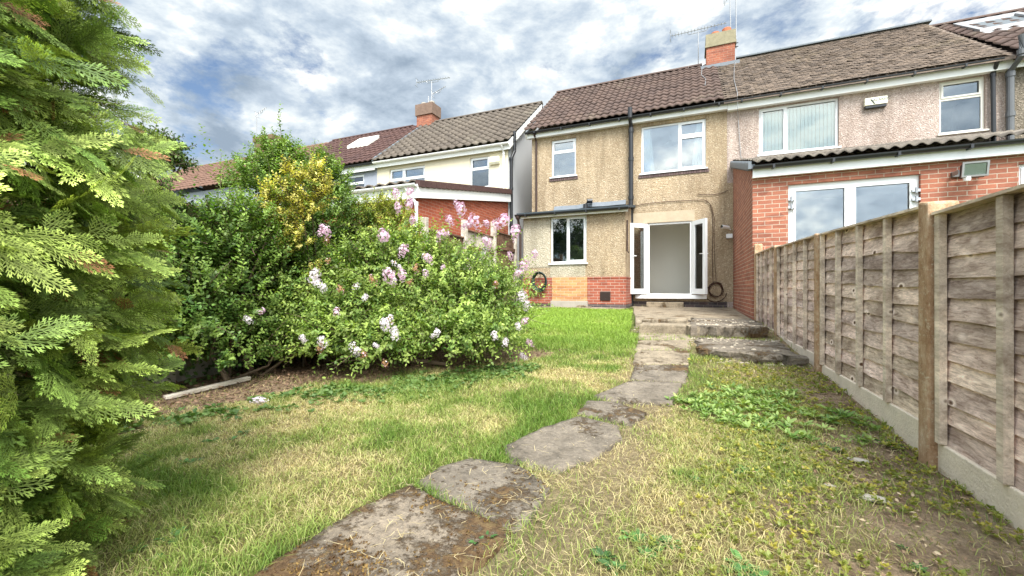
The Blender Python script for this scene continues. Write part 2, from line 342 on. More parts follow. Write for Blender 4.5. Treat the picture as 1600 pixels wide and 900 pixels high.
class MB:
    def __init__(s): s.v = []; s.f = []; s.t = []; s.tone = (1, 1, 1)
    def add(s, vs, fs):
        b = len(s.v); s.v += [tuple(p) for p in vs]; s.f += [tuple(i + b for i in f) for f in fs]; s.t += [s.tone] * len(vs)
    def box(s, x0, x1, y0, y1, z0, z1):
        s.add([(x0, y0, z0), (x1, y0, z0), (x1, y1, z0), (x0, y1, z0), (x0, y0, z1), (x1, y0, z1), (x1, y1, z1), (x0, y1, z1)],
              [(3, 2, 1, 0), (4, 5, 6, 7), (0, 1, 5, 4), (1, 2, 6, 5), (2, 3, 7, 6), (3, 0, 4, 7)]); return s
    def hexa(s, p): s.add(p, [(3, 2, 1, 0), (4, 5, 6, 7), (0, 1, 5, 4), (1, 2, 6, 5), (2, 3, 7, 6), (3, 0, 4, 7)]); return s
    def quad(s, *p): s.add(p, [tuple(range(len(p)))]); return s
    def prism(s, poly, z0, z1):
        n = len(poly); g = lambda z, p: z(p[0], p[1]) if callable(z) else z
        s.add([(p[0], p[1], g(z0, p)) for p in poly] + [(p[0], p[1], g(z1, p)) for p in poly],
              [tuple(range(n))[::-1], tuple(range(n, 2 * n))] + [(i, (i + 1) % n, n + (i + 1) % n, n + i) for i in range(n)]); return s
    def xprism(s, prof, x0, x1):
        """profile of (y,z) extruded along x"""
        n = len(prof)
        s.add([(x0, p[0], p[1]) for p in prof] + [(x1, p[0], p[1]) for p in prof],
              [tuple(range(n)), tuple(range(n, 2 * n))[::-1]] + [(i, n + i, n + (i + 1) % n, (i + 1) % n) for i in range(n)]); return s
    def yprism(s, prof, y0, y1):
        n = len(prof)
        s.add([(p[0], y0, p[1]) for p in prof] + [(p[0], y1, p[1]) for p in prof],
              [tuple(range(n)), tuple(range(n, 2 * n))[::-1]] + [(i, n + i, n + (i + 1) % n, (i + 1) % n) for i in range(n)]); return s
    def tube(s, pts, r, n=8, r1=None, cap=True):
        pts = [Vector(p) for p in pts]; m = len(pts); b = len(s.v); vs = []
        up = Vector((0, 0, 1))
        for i, p in enumerate(pts):
            d = (pts[min(i + 1, m - 1)] - pts[max(i - 1, 0)]).normalized()
            a = d.cross(up if abs(d.z) < .9 else Vector((1, 0, 0))).normalized(); c = d.cross(a)
            rr = r if r1 is None else r + (r1 - r) * i / max(1, m - 1)
            for k in range(n):
                t = 2 * math.pi * k / n; vs.append(p + a * math.cos(t) * rr + c * math.sin(t) * rr)
        fs = [(i * n + k, i * n + (k + 1) % n, (i + 1) * n + (k + 1) % n, (i + 1) * n + k) for i in range(m - 1) for k in range(n)]
        if cap: fs += [tuple(range(n))[::-1], tuple(range((m - 1) * n, m * n))]
        s.add(vs, fs); return s
    def lathe(s, prof, c, n=16):
        vs = [(c[0] + r * math.cos(2 * math.pi * k / n), c[1] + r * math.sin(2 * math.pi * k / n), c[2] + z) for r, z in prof for k in range(n)]
        m = len(prof); fs = [(i * n + k, i * n + (k + 1) % n, (i + 1) * n + (k + 1) % n, (i + 1) * n + k) for i in range(m - 1) for k in range(n)]
        fs += [tuple(range(n))[::-1], tuple(range((m - 1) * n, m * n))]; s.add(vs, fs); return s
    def holed(s, y, x0, x1, z0, z1, holes, depth=.1):
        """front face in the plane y with holes (x0,x1,z0,z1) and their reveals"""
        xs = sorted({x0, x1, *[h[0] for h in holes], *[h[1] for h in holes]}); zs = sorted({z0, z1, *[h[2] for h in holes], *[h[3] for h in holes]})
        xs = [k for k in xs if x0 <= k <= x1]; zs = [k for k in zs if z0 <= k <= z1]
        for a, b in zip(xs, xs[1:]):
            for c, d in zip(zs, zs[1:]):
                mx, mz = (a + b) / 2, (c + d) / 2
                if any(h[0] < mx < h[1] and h[2] < mz < h[3] for h in holes): continue
                s.quad((a, y, c), (b, y, c), (b, y, d), (a, y, d))
        Y = y + depth
        for a, b, c, d in holes:
            s.quad((a, y, c), (a, y, d), (a, Y, d), (a, Y, c)); s.quad((b, y, d), (b, y, c), (b, Y, c), (b, Y, d))
            s.quad((a, y, d), (b, y, d), (b, Y, d), (a, Y, d)); s.quad((b, y, c), (a, y, c), (a, Y, c), (b, Y, c))
        return s
    def build(s, name, mat, parent=None, bevel=0, smooth=False, tone=False):
        me = bpy.data.meshes.new(name); me.from_pydata(s.v, [], s.f)
        if tone:
            c = np.ones((len(s.v), 4), np.float32); c[:, :3] = s.t
            a = me.color_attributes.new('tone', 'FLOAT_COLOR', 'POINT'); a.data.foreach_set('color', c.ravel())
        o = link(name, me, mat, parent, smooth)
        if bevel:
            b = o.modifiers.new('bevel', 'BEVEL'); b.width = bevel; b.segments = 2; b.limit_method = 'ANGLE'
        return o

# ------------------------------------------------------------------ GROUND
ybed = lambda x: np.interp(x, [-4.6, -3.35, -3.25, -2.6, -1.64, -1.4, -1.3], [1.2, 1.65, 2.35, 3.3, 4.2, 4.8, 30])
def G2(pts): return [(onG(u, v).x, onG(u, v).y) for u, v in pts]
SLABS = [  # photo outline, material, label
    ([(330, 1000), (400, 905), (455, 868), (560, 800), (640, 762), (690, 786), (740, 806), (796, 834), (760, 870), (720, 905), (690, 1010)], 'slab_moss', 'largest mossy brown paving slab at the camera end of the garden path'),
    ([(652, 756), (690, 735), (735, 722), (808, 732), (857, 765), (832, 798), (802, 830), (745, 803), (700, 783)], 'slab', 'grey paving slab with brown moss streaks, beyond the long crack of the mossiest slab'),
    ([(790, 702), (850, 674), (905, 656), (962, 672), (968, 690), (930, 715), (872, 738), (800, 724)], 'slab', 'dark grey rounded slab with pale straw round its edges, middle of the path bend'),
    ([(902, 650), (918, 630), (960, 634), (1006, 650), (985, 666), (935, 656)], 'slab', 'small dark slab with dry grass across it at the narrowest part of the path'),
    ([(930, 622), (985, 600), (1062, 604), (1046, 634), (962, 630)], 'slab', 'grey brown slab beside the bright green weeds'),
    ([(986, 596), (992, 574), (1074, 574), (1070, 600)], 'slab', 'slab just past the weeds where the path straightens'),
    ([(990, 571), (996, 551), (1076, 551), (1075, 571)], 'slab_pale', 'pale worn slab in the straight stretch of the path'),
    ([(994, 549), (998, 534), (1076, 534), (1076, 549)], 'slab_pale', 'pale slab second from the low step in the path'),
    ([(996, 532), (1000, 520), (1076, 520), (1076, 532)], 'slab_pale', 'flat slab directly in front of the low step in the path'),
]
SP = [G2(s[0]) for s in SLABS]
def inpoly(x, y, P):
    x = np.asarray(x); y = np.asarray(y); r = np.zeros(x.shape, bool); n = len(P)
    for i in range(n):
        x1, y1 = P[i]; x2, y2 = P[(i + 1) % n]
        if y1 == y2: continue
        c = ((y1 > y) != (y2 > y)) & (x < (x2 - x1) * (y - y1) / (y2 - y1) + x1); r ^= c
    return r
def path_mask(x, y):
    m = np.zeros(np.shape(x), bool)
    for P in SP: m |= inpoly(x, y, P)
    return m
def cfg(x, y):
    """masks of what grows where: (greenness 0..1, density 0..1, soil 0..1)"""
    x = np.asarray(x, float); y = np.asarray(y, float)
    yb = ybed(x); bed = np.clip((y - yb + (fbm(x, y, 2.5, 3) - .5) * 1.2) / .5, 0, 1) * (x < -1.3) * np.clip((np.interp(x, [-4.3, -3.6, -1.6], [9, 5.6, 5.2]) - y) / .4, 0, 1)
    px = np.interp(y, [-2, .9, 1.5, 2.2, 3.0, 4.0, 6, 12], [-.9, -.75, -.42, -.20, -.28, -.25, -.3, -.35])  # path centre
    right = np.clip((x - px - .2) / .25, 0, 1)
    n1 = fbm(x, y, 1.3, 21); n2 = fbm(x, y, 4.2, 33)
    far = np.clip((y - 4.3) / 2.5, 0, 1)
    green = np.clip(.34 + (n1 - .5) * 1.4 + (n2 - .5) * 1.5 + far * .62 * (1 - right), 0, 1)
    edge = np.exp(-((x - (px - .62)) / .16) ** 2) * (y < 3.2); green = np.clip(green + edge * .3, 0, 1)
    green = green * (1 - right) + np.clip(.36 + (n2 - .5) * 1.1 + (n1 - .5) * .6, 0, 1) * right
    dry = np.clip((n2 - .42) * 3, 0, 1)
    soil_r = right * np.clip((x - np.interp(y, [0, 1.5, 3, 4.5, 7], [.0, .18, .62, .78, .85]) + (fbm(x, y, 3.0, 41) - .5) * .9) / .3, 0, 1)
    soil = np.clip(np.maximum(bed, soil_r), 0, 1)
    midr = right * (y > 3.6) * .35
    dens = np.clip(1 - soil * np.where(right > .5, .80, .93) - midr, 0, 1) * (.72 + .28 * n1 * 2).clip(0, 1)
    dens = dens * np.where(right > .5, .78, 1)
    return green, dens, soil, right, bed
PCX = ([-2, .4, .9, 1.5, 2.2, 3.0, 4.0, 6, 12], [-1.5, -.98, -.72, -.45, -.33, -.30, -.26, -.3, -.35])
def corridor(x, y): return np.exp(-(np.abs(x - np.interp(y, *PCX) + .04) / np.interp(y, [0, 1.5, 2.4, 3, 4, 7], [.38, .28, .20, .22, .30, .38])) ** 4) * (y < 7)
C_GREEN = np.array([.13, .23, .035]); C_LIME = np.array([.30, .37, .09]); C_STRAW = np.array([.60, .51, .27]); C_DKG = np.array([.04, .10, .02])
def mixc(a, b, t): return a + (b - a) * np.clip(t, 0, 1)[:, None]
def make_ground():
    xs = np.concatenate([np.array([-90, -60, -40, -25, -16, -10, -7, -5.5]), np.arange(-4.8, 1.5, .04), np.array([1.6, 2, 3, 4.5, 7, 12, 20, 35, 60, 90])])
    ys = np.concatenate([np.array([-60, -40, -25, -14, -8, -4, -2]), np.arange(-1.2, 12.6, .045), np.array([13, 14, 16, 19, 25, 35, 60, 100, 160])])
    X, Y = np.meshgrid(xs, ys); x = X.ravel(); y = Y.ravel(); z = ground(x, y)
    inner = (x > -4.7) & (x < 1.4) & (y > -1.2) & (y < 12.5)
    pm = path_mask(x, y); z = np.where(pm, z - .03, z)
    green, dens, soil, right, bed = cfg(x, y)
    turf = mixc(np.tile(np.array([.27, .21, .11]), (len(x), 1)), np.tile(np.array([.09, .115, .03]), (len(x), 1)), green)
    s1 = np.array([.24, .165, .11]); s2 = np.array([.46, .35, .24])
    so = mixc(np.tile(s1, (len(x), 1)), np.tile(s2, (len(x), 1)), np.clip((fbm(x, y, 6, 50) - .35) * 3, 0, 1) * (1 - bed * .7))
    c = mixc(turf, so, np.maximum(soil, 0)); c = mixc(c, np.tile(np.array([.27, .215, .13]), (len(x), 1)), corridor(x, y) * .85); c[pm] = (.16, .13, .09)
    c[~inner] = (.12, .14, .06)
    nx, ny = len(xs), len(ys); i = np.arange(ny - 1)[:, None] * nx + np.arange(nx - 1)[None]; i = i.ravel()
    F = np.stack([i, i + 1, i + nx + 1, i + nx], 1)
    me = npmesh('ground', np.stack([x, y, z], 1), F, c)
    o = link('ground', me, 'soil', None, True); setp(o, kind='structure'); return o
make_ground()

# paving slabs
for (pts, mat, lab), P in zip(SLABS, SP):
    bm = bmesh.new(); c = sum((Vector(p) for p in P), Vector((0, 0))) / len(P)
    # subdivide the outline and roughen it
    Q = []
    for i in range(len(P)):
        a, b = Vector(P[i]), Vector(P[(i + 1) % len(P)]); k = max(2, int((b - a).length / .07))
        for j in range(k):
            p = a.lerp(b, j / k); n = Vector((p.x - c.x, p.y - c.y)).normalized()
            Q.append(p + n * rnd.uniform(-.014, .006))
    vs = []
    rings = [(1.0, -.05), (1.0, .004), (.975, .018)] + [(f, .022) for f in (.85, .65, .4, .18)]
    for f, h in rings:
        f *= 1.07
        for p in Q:
            x, y = c.x + (p.x - c.x) * f, c.y + (p.y - c.y) * f
            vs.append((x, y, float(np.interp(y, GY, GZ)) + h + .004 + (fbm(x, y, 9, 3, 3) - .5) * .010 * (f < 1)))
    n = len(Q); mb = MB()
    mb.add(vs + [(c.x, c.y, float(np.interp(c.y, GY, GZ)) + .026)],
           [(r * n + i, r * n + (i + 1) % n, (r + 1) * n + (i + 1) % n, (r + 1) * n + i) for r in range(len(rings) - 1) for i in range(n)]
           + [((len(rings) - 1) * n + i, (len(rings) - 1) * n + (i + 1) % n, len(rings) * n) for i in range(n)])
    o = mb.build('paving_slab', mat, None, smooth=True); setp(o, lab, 'paving slab', 'slabs of the garden path'); bm.free()

def rough_block(name, x0, x1, y0, y1, z0, z1, mat, label, cat, group=None, seg=.08, j=.02, skew=0, parent=None):
    """a worn stone or concrete slab with a broken outline"""
    r = random.Random(hash((x0, y0)) & 0xffff); P = []
    for (a, b) in (((x0, y0), (x1, y0 + skew)), ((x1, y0 + skew), (x1, y1)), ((x1, y1), (x0, y1)), ((x0, y1), (x0, y0))):
        k = max(2, int(math.dist(a, b) / seg))
        for i in range(k):
            t = i / k; P.append((a[0] + (b[0] - a[0]) * t + r.uniform(-j, j), a[1] + (b[1] - a[1]) * t + r.uniform(-j, j)))
    n = len(P); cx, cy = (x0 + x1) / 2, (y0 + y1) / 2; mb = MB(); vs = []
    for f, z in ((.985, z0), (1.0, z0 + (z1 - z0) * .45), (1.0, z1 - .015), (.97, z1), (.6, z1 + .003), (.2, z1 + .003)):
        for p in P:
            vs.append((cx + (p[0] - cx) * f + r.uniform(-j, j) * .3, cy + (p[1] - cy) * f + r.uniform(-j, j) * .3, z + r.uniform(-1, 1) * min(j * .3, .004)))
    m = 6
    mb.add(vs + [(cx, cy, z1 + .003)], [(a * n + i, a * n + (i + 1) % n, (a + 1) * n + (i + 1) % n, (a + 1) * n + i) for a in range(m - 1) for i in range(n)]
           + [((m - 1) * n + i, (m - 1) * n + (i + 1) % n, m * n) for i in range(n)])
    o = mb.build(name, mat, parent)
    if label: setp(o, label, cat, group)
    return o
# patio by the door, built as one old concrete sheet with cracks; and the strip along the outhouse
pm = MB()
pm.prism([(-.84, 7.25), (-.3, 7.2), (.30, 7.15), (1.02, 7.5), (1.02, 12.38), (-1.50, 12.38), (-1.50, 12.1), (-1.36, 11.4), (-1.18, 9.8), (-1.0, 8.6)], .30, lambda x, y: .405 + (y - 7.2) * .012)
o = pm.build('patio', 'slab_pale', None, bevel=.015); setp(o, kind='structure')
o = MB().prism([(-4.6, 10.62), (-1.50, 10.66), (-1.50, 11.08), (-4.6, 11.08)], .3, .475).build('path', 'slab_pale', None, bevel=.01); setp(o, kind='structure')
s0 = onY(1000, 510, 6.55); s1 = onY(1076, 510, 6.55)
rough_block('stone_step', s0.x, s1.x, 6.5, 6.95, .2, .425, 'slab_pale', 'long low stone step across the garden path before the patio', 'step', j=.008)
rough_block('stone_step', s0.x - .02, s1.x - .03, 7.0, 7.5, .25, .475, 'slab_pale', 'stone step at the patio edge, behind the lower path step', 'step', j=.008)
a = onY(1010, 480, 12.0); b = onY(1068, 480, 12.0)
MB().box(a.x, b.x, 11.98, 12.36, .44, .60).build('door_step', 'slab_pale', None, bevel=.012); setp(bpy.data.objects['door_step'], 'worn timber grey doorstep below the open french doors', 'step')
rough_block('concrete_slab', .02, .98, 6.35, 8.3, .24, .435, 'slab', 'thick broken concrete slab with a jagged dark edge beside the path steps', 'concrete slab', j=.045, skew=.25)
rough_block('concrete_slab', .10, 1.03, 5.15, 6.3, .18, .285, 'slab', 'thin crumbling lower concrete sheet in front of the thick broken slab', 'concrete slab', j=.05, skew=-.2)
rough_block('rubble_stone', -.05, .12, 6.4, 6.75, .25, .43, 'slab_pale', 'pale lump of rubble between the stone step and the broken slab', 'stone', j=.03)

# ------------------------------------------------------------------ HOUSES
def pxrect(c, Y):
    """(u0, vTopLeft, u1, vTopRight, vBottomLeft, vBottomRight) on plane y=Y -> x0,x1,z0,z1"""
    u0, a, u1, b, cc, d = c
    p = onY(u0, a, Y); q = onY(u1, b, Y); r = onY(u0, cc, Y); s = onY(u1, d, Y)
    return p.x, q.x, (r.z + s.z) / 2, (p.z + q.z) / 2
def add_window(house, rect, y, panes, frame_mat='upvc', glass='glass', room='room', depth=2.4, sill=True, dress=None, label=None, fw=.05):
    x0, x1, z0, z1 = rect; W, H = x1 - x0, z1 - z0; Y = y + .06
    ops = []
    for p in panes:
        a, b, c, d = x0 + p[0] * W, x0 + p[1] * W, z0 + p[2] * H, z0 + p[3] * H
        i0 = fw if p[0] == 0 else fw / 2; i1 = fw if p[1] == 1 else fw / 2; i2 = fw if p[2] == 0 else fw / 2; i3 = fw if p[3] == 1 else fw / 2
        e = .035 if p[4] else 0
        ops.append((a + i0 + e, b - i1 - e, c + i2 + e, d - i3 - e, p[4]))
    mb = MB(); mb.holed(Y, x0 + .001, x1 - .001, z0 + .001, z1 - .001, [q[:4] for q in ops], .05)
    for a, b, c, d, cas in ops:
        if cas:
            e = .035
            for bx in ((a - e, a, c - e, d + e), (b, b + e, c - e, d + e), (a, b, c - e, c), (a, b, d, d + e)):
                mb.box(bx[0], bx[1], Y - .018, Y + .03, bx[2], bx[3])
    if sill: mb.box(x0 - .04, x1 + .04, y - .05, Y - .002, z0 - .035, z0 - .001)
    f = mb.build('window', frame_mat, house)
    if label: f['label'] = label
    for a, b, c, d, cas in ops:
        MB().box(a + .001, b - .001, Y + .018, Y + .024, c + .001, d - .001).build('pane', glass, f)
    rb = MB(); X0, X1, Z0, Z1 = x0 - .5, x1 + .5, z0 - .7, z1 + .15; ya, yb = y + .112, y + depth
    rb.quad((X0, ya, Z0), (X1, ya, Z0), (X1, yb, Z0), (X0, yb, Z0)); rb.quad((X0, ya, Z1), (X0, yb, Z1), (X1, yb, Z1), (X1, ya, Z1))
    rb.quad((X0, yb, Z0), (X1, yb, Z0), (X1, yb, Z1), (X0, yb, Z1)); rb.quad((X0, ya, Z0), (X0, yb, Z0), (X0, yb, Z1), (X0, ya, Z1)); rb.quad((X1, ya, Z0), (X1, ya, Z1), (X1, yb, Z1), (X1, yb, Z0))
    rb.holed(ya, X0, X1, Z0, Z1, [(x0, x1, z0, z1)], 0.001)
    rb.build('room', room, house)
    if dress == 'curtains':
        for sx, a0 in ((1, x0 + .05), (-1, x1 - .05)):
            m = MB(); n = 26; k = 8
            vs = []
            for j in range(k + 1):
                zt = z1 - .04 - (H - .08) * j / k; wdt = (.20 + .10 * j / k) if j > 1 else .18
                for i in range(n + 1):
                    t = i / n; vs.append((a0 + sx * wdt * t, Y + .10 + .02 * math.sin(t * 30), zt))
            m.add(vs, [(j * (n + 1) + i, j * (n + 1) + i + 1, (j + 1) * (n + 1) + i + 1, (j + 1) * (n + 1) + i) for j in range(k) for i in range(n)])
            m.build('curtain', 'curtain', f, smooth=True)
    if dress == 'blinds':
        m = MB(); x = x0 + .06
        while x < x1 - .06:
            m.hexa([(x, Y + .075, z0 + .06), (x + .075, Y + .095, z0 + .06), (x + .075, Y + .098, z0 + .06), (x, Y + .078, z0 + .06),
                    (x, Y + .075, z1 - .06), (x + .075, Y + .095, z1 - .06), (x + .075, Y + .098, z1 - .06), (x, Y + .078, z1 - .06)]); x += .079
        m.build('blind', 'blind', f)
    return f
def wave_roof(name, mat, parent, x0, x1, ye, ze, yr, zr, gauge=.335, tw=.2, amp=.020, style='roll', res=8):
    L = math.hypot(yr - ye, zr - ze); sy, sz = (yr - ye) / L, (zr - ze) / L; ny, nz = -sz, sy
    rows = max(1, round(L / gauge)); g = L / rows
    n = int(round((x1 - x0) / tw * res)); xs = np.linspace(x0, x1, n + 1)
    ph = (xs - x0) / tw * 2 * np.pi
    h = amp * (1 + np.cos(ph)) if style == 'wave' else amp * 2 * np.clip(np.cos(ph) * 1.3, -.15, 1)
    V = []; F = []; r = np.random.default_rng(5)
    for k in range(rows):
        s0 = k * g; s1 = (k + 1) * g + .02
        lift0, lift1 = .052, .018
        jit = np.repeat(r.normal(0, .0035, n // res + 2), res)[:n + 1]
        for s, lf, hh in ((s0, lift0 - .03, h), (s0, lift0, h), (s1, lift1, h)):
            b = lf + hh + jit
            V.append(np.stack([xs, ye + sy * s + ny * b, ze + sz * s + nz * b], 1))
        base = k * 3 * (n + 1); i = np.arange(n)
        for q in range(2):
            o = base + q * (n + 1); F.append(np.stack([o + i, o + i + 1, o + n + 2 + i, o + n + 1 + i], 1))
    me = npmesh(name, np.concatenate(V), np.concatenate(F)); return link(name, me, mat, parent, False)
def plain_tile_roof(name, mat, parent, x0, x1, ye, ze, yr, zr, gauge=.105, tw=.168):
    L = math.hypot(yr - ye, zr - ze); sy, sz = (yr - ye) / L, (zr - ze) / L; ny, nz = -sz, sy
    rows = int(L / gauge); V = []; F = []; r = np.random.default_rng(6)
    for k in range(rows + 1):
        off = (k % 2) * tw / 2; m = int((x1 - x0 - off) / tw)
        a = x0 + off + np.arange(m) * tw; n = len(a)
        s0 = k * gauge + r.normal(0, .003, n); tl = r.normal(0, .005, n); li = .030 + np.abs(r.normal(0, .007, n))
        s1 = np.minimum(s0 + gauge * 1.7, L)
        def P(x, s, lf): return np.stack([x, ye + sy * s + ny * lf, ze + sz * s + nz * lf], 1)
        g = .004
        v = np.stack([P(a + g, s0, li - .014 + tl), P(a + tw - g, s0, li - .014 - tl), P(a + tw - g, s0, li - tl), P(a + g, s0, li + tl),
                      P(a + tw - g, s1, 0 * li + .006), P(a + g, s1, 0 * li + .006)], 1)
        b = sum(len(q) for q in V); V.append(v.reshape(-1, 3)); i = b + np.arange(n) * 6
        F += [np.stack([i, i + 1, i + 2, i + 3], 1), np.stack([i + 3, i + 2, i + 4, i + 5], 1), np.stack([i + 1, i + 1, i + 4, i + 2], 1)[:0], np.stack([i, i + 3, i + 5, i + 5], 1)[:0]]
    me = npmesh(name, np.concatenate(V), np.concatenate(F)); return link(name, me, mat, parent)
def gutter(parent, x0, x1, y, z, mat='black_pl', r=.058, brackets=True, down=.0):
    m = MB(); n = 8; prof = [(y - r * math.cos(math.pi * k / n), z - r * math.sin(math.pi * k / n)) for k in range(n + 1)]
    prof += [(y + (r - .006) * math.cos(math.pi * k / n), z - (r - .006) * math.sin(math.pi * k / n)) for k in range(n + 1)]
    m.xprism(prof, x0, x1)
    if brackets:
        x = x0 + .3
        while x < x1: m.box(x, x + .035, y - r - .006, y + r + .02, z - r - .012, z - .012); x += .85
    return m.build('gutter', mat, parent)
def bond_wall(*a): pass

Y0 = 12.4
EZ, RY, RZ = 5.86, 15.6, 8.50
# ---- our house ------------------------------------------------------------
XL, XP = -4.58, .90
H = thing('pebbledash_house', (-1.8, Y0, .45), 'tan pebbledash house with open white french doors and brown tiled roof', 'house')
wsm = pxrect((861.5, 218.5, 900, 215.6, 277.8, 273), Y0); wlg = pxrect((1002, 199, 1103, 183.5, 272.5, 261), Y0)
door = (onY(1012, 400, Y0).x, onY(1081, 400, Y0).x, .80, onY(1045, 347, Y0).z)
holes = [wsm, wlg, door]
MB().holed(Y0, XL, XP, .62, EZ - .08, holes, .11).build('wall', 'dash_tan', H)
MB().box(XL, XP, Y0 + .014, Y0 + .1, .40, .618).build('plinth', 'brick_blue', H)
g = MB(); g.yprism([(Y0, 0)] * 3, 0, 0) if False else None
def gable(parent, x, facing, mat, ya=Y0, yb=18.8, zb=.4, ze=EZ - .08, yr=RY, zr=RZ - .06, th=.2, name='gable_wall'):
    m = MB(); x0, x1 = (x, x + th) if facing < 0 else (x - th, x); P = [(ya, zb), (yb, zb), (yb, ze), (yr, zr), (ya, ze)]
    m.xprism(P, x0, x1); return m.build(name, mat, parent)
gable(H, XL + .002, -1, 'dash_tan', ya=Y0 + .114)
MB().box(XL + .2, XP, 18.6, 18.8, .4, EZ).build('back_wall', 'dash_tan', H)
f = add_window(H, wsm, Y0, [(0, 1, 0, .66, 0), (0, 1, .66, 1, 1)], glass='glass_bright')
f = add_window(H, wlg, Y0, [(0, .60, 0, 1, 0), (.60, 1, 0, .69, 1), (.60, 1, .69, 1, 1)], glass='glass_bright', dress='curtains')
mb = MB(); cxl = onY(1045, 200, Y0).x; mb.tube([(cxl, 13.6, wlg[3] + .1), (cxl, 13.6, wlg[3] - .16)], .008, 6); mb.lathe([(.03, .0), (.15, -.06), (.17, -.10), (.02, -.13)], (cxl, 13.6, wlg[3] - .12)); mb.build('ceiling_lamp', 'white_paint', H)
for r_, e in ((wsm, .06), (wlg, .08)): MB().box(r_[0] - e, r_[1] + e, Y0 - .022, Y0 + .02, r_[2] - .125, r_[2] - .036).build('tile_sill', 'sill_tile', H)
rb = onY(1000, 337, Y0); rc = onY(1112, 322, Y0)
MB().box(-1.5, .12, Y0 - .007, Y0 + .02, door[3] + .005, door[3] + .30).build('lintel_render', 'lintel', H)
# roof
roof = wave_roof('roof', 'roof_brown', H, XL - .14, .80, 12.10, EZ - .02, RY, RZ, .335, .20, .019, 'wave')
MB().xprism([(RY + .02, RZ - .02), (18.95, EZ - .05), (18.95, EZ - .12), (RY, RZ - .12)], XL - .14, .80).build('rear_slope', 'roof_brown', roof)
m = MB(); x = XL - .14
while x < .35:
    m.xprism([(RY + .13 * math.cos(math.pi * k / 8), RZ + .0 + .10 * math.sin(math.pi * k / 8)) for k in range(9)], x, x + .42); x += .425
m.build('ridge_tile', 'roof_brown', roof)
MB().xprism([(12.12, EZ - .07), (RY, RZ - .05), (RY, RZ - .2), (12.3, EZ - .22)], XL - .15, XL - .09).build('bargeboard', 'white_paint', H)
MB().box(XL - .1, XP, 12.24, 12.262, EZ - .21, EZ - .035).build('fascia', 'white_paint', H)
MB().box(XL - .1, XP, 12.264, Y0 - .002, EZ - .20, EZ - .18).build('soffit', 'white_paint', H)
gutter(H, XL - .14, XP, 12.165, EZ - .045)
p = onY(986, 300, 12.28).x
m = MB(); m.tube([(p, 12.28, .45), (p, 12.28, EZ - .28)], .062, 12); m.tube([(p, 12.06, EZ + .16), (p, 12.06, EZ - .1), (p, 12.28, EZ - .30)], .062, 12)
for z in (1.2, 2.4, 3.5, 4.6, 5.4): m.lathe([(.077, 0), (.077, .10)], (p, 12.28, z), 12)
m.build('soil_pipe', 'black_pl', H, smooth=False)
p = onY(838, 260, 12.33).x
MB().tube([(p - .02, 12.17, EZ - .1), (p, 12.33, EZ - .3), (p, 12.33, 3.05)], .032, 10).build('downpipe', 'brown_pl', H)
# french doors, frame first
x0, x1, z0, z1 = door
fm = MB().holed(Y0 + .03, x0, x1, z0, z1, [(x0 + .045, x1 - .045, z0 + .03, z1 - .05)], .07)
fr = fm.build('door_frame', 'upvc', H)
MB().box(onY(993, 463, 12.3).x, onY(1104.5, 463, 12.3).x, 12.26, Y0 + .03, .69, .795).build('threshold', 'upvc', H, bevel=.008)
def leaf(hx, ang, side):
    """door leaf hinged at hx; ang = how far it has swung; side -1 opens to the left, 1 to the right"""
    Wd, Hh, T = .57, z1 - z0 - .04, .06
    mb = MB(); ys = 0
    def tr(a, b, c):   # a along leaf, b through, c up
        d = Vector((side * math.cos(ang), -math.sin(ang), 0)); n = Vector((-d.y * side, d.x * side, 0)) * 1
        return Vector((hx, Y0 - .02, z0 + .02)) + d * a + n * b + Vector((0, 0, c))
    def bx(mbb, a0, a1, b0, b1, c0, c1):
        mbb.hexa([tr(a0, b0, c0), tr(a1, b0, c0), tr(a1, b1, c0), tr(a0, b1, c0), tr(a0, b0, c1), tr(a1, b0, c1), tr(a1, b1, c1), tr(a0, b1, c1)])
    s = .115
    bx(mb, 0, s, 0, T, 0, Hh); bx(mb, Wd - s, Wd, 0, T, 0, Hh); bx(mb, s, Wd - s, 0, T, 0, s + .03); bx(mb, s, Wd - s, 0, T, Hh - s, Hh)
    o = mb.build('french_door', 'upvc', H)
    mb = MB(); bx(mb, s, Wd - s, T * .4, T * .6, s + .03, Hh - s); mb.build('pane', 'glass', o)
    mb = MB()
    for b0, b1 in ((-.012, 0), (T, T + .012)):
        bx(mb, Wd - .065, Wd - .03, b0, b1, .92, 1.14)
    bx(mb, Wd - .17, Wd - .035, -.05, -.035, 1.05, 1.07); bx(mb, Wd - .17, Wd - .035, T + .035, T + .05, 1.05, 1.07)
    bx(mb, Wd - .055, Wd - .04, -.036, T + .036, 1.05, 1.07); mb.build('handle', 'upvc', o)
leaf(x0, R(42), -1); leaf(x1, R(56), 1)
# the room behind the doors
rb = MB(); X0, X1, ya, yb, Z0, Z1 = -2.2, .88, Y0 + .115, 14.3, .80, 3.0
rb.quad((X0, ya, Z0), (X1, ya, Z0), (X1, yb, Z0), (X0, yb, Z0)); rb.quad((X0, ya, Z1), (X0, yb, Z1), (X1, yb, Z1), (X1, ya, Z1)); rb.quad((X0, yb, Z0), (X1, yb, Z0), (X1, yb, Z1), (X0, yb, Z1))
rb.quad((X0, ya, Z0), (X0, yb, Z0), (X0, yb, Z1), (X0, ya, Z1)); rb.quad((X1, ya, Z0), (X1, ya, Z1), (X1, yb, Z1), (X1, yb, Z0)); rb.holed(ya, X0, X1, Z0, Z1, [(x0, x1, z0, z1)], .001)
rb.build('room', 'room', H)
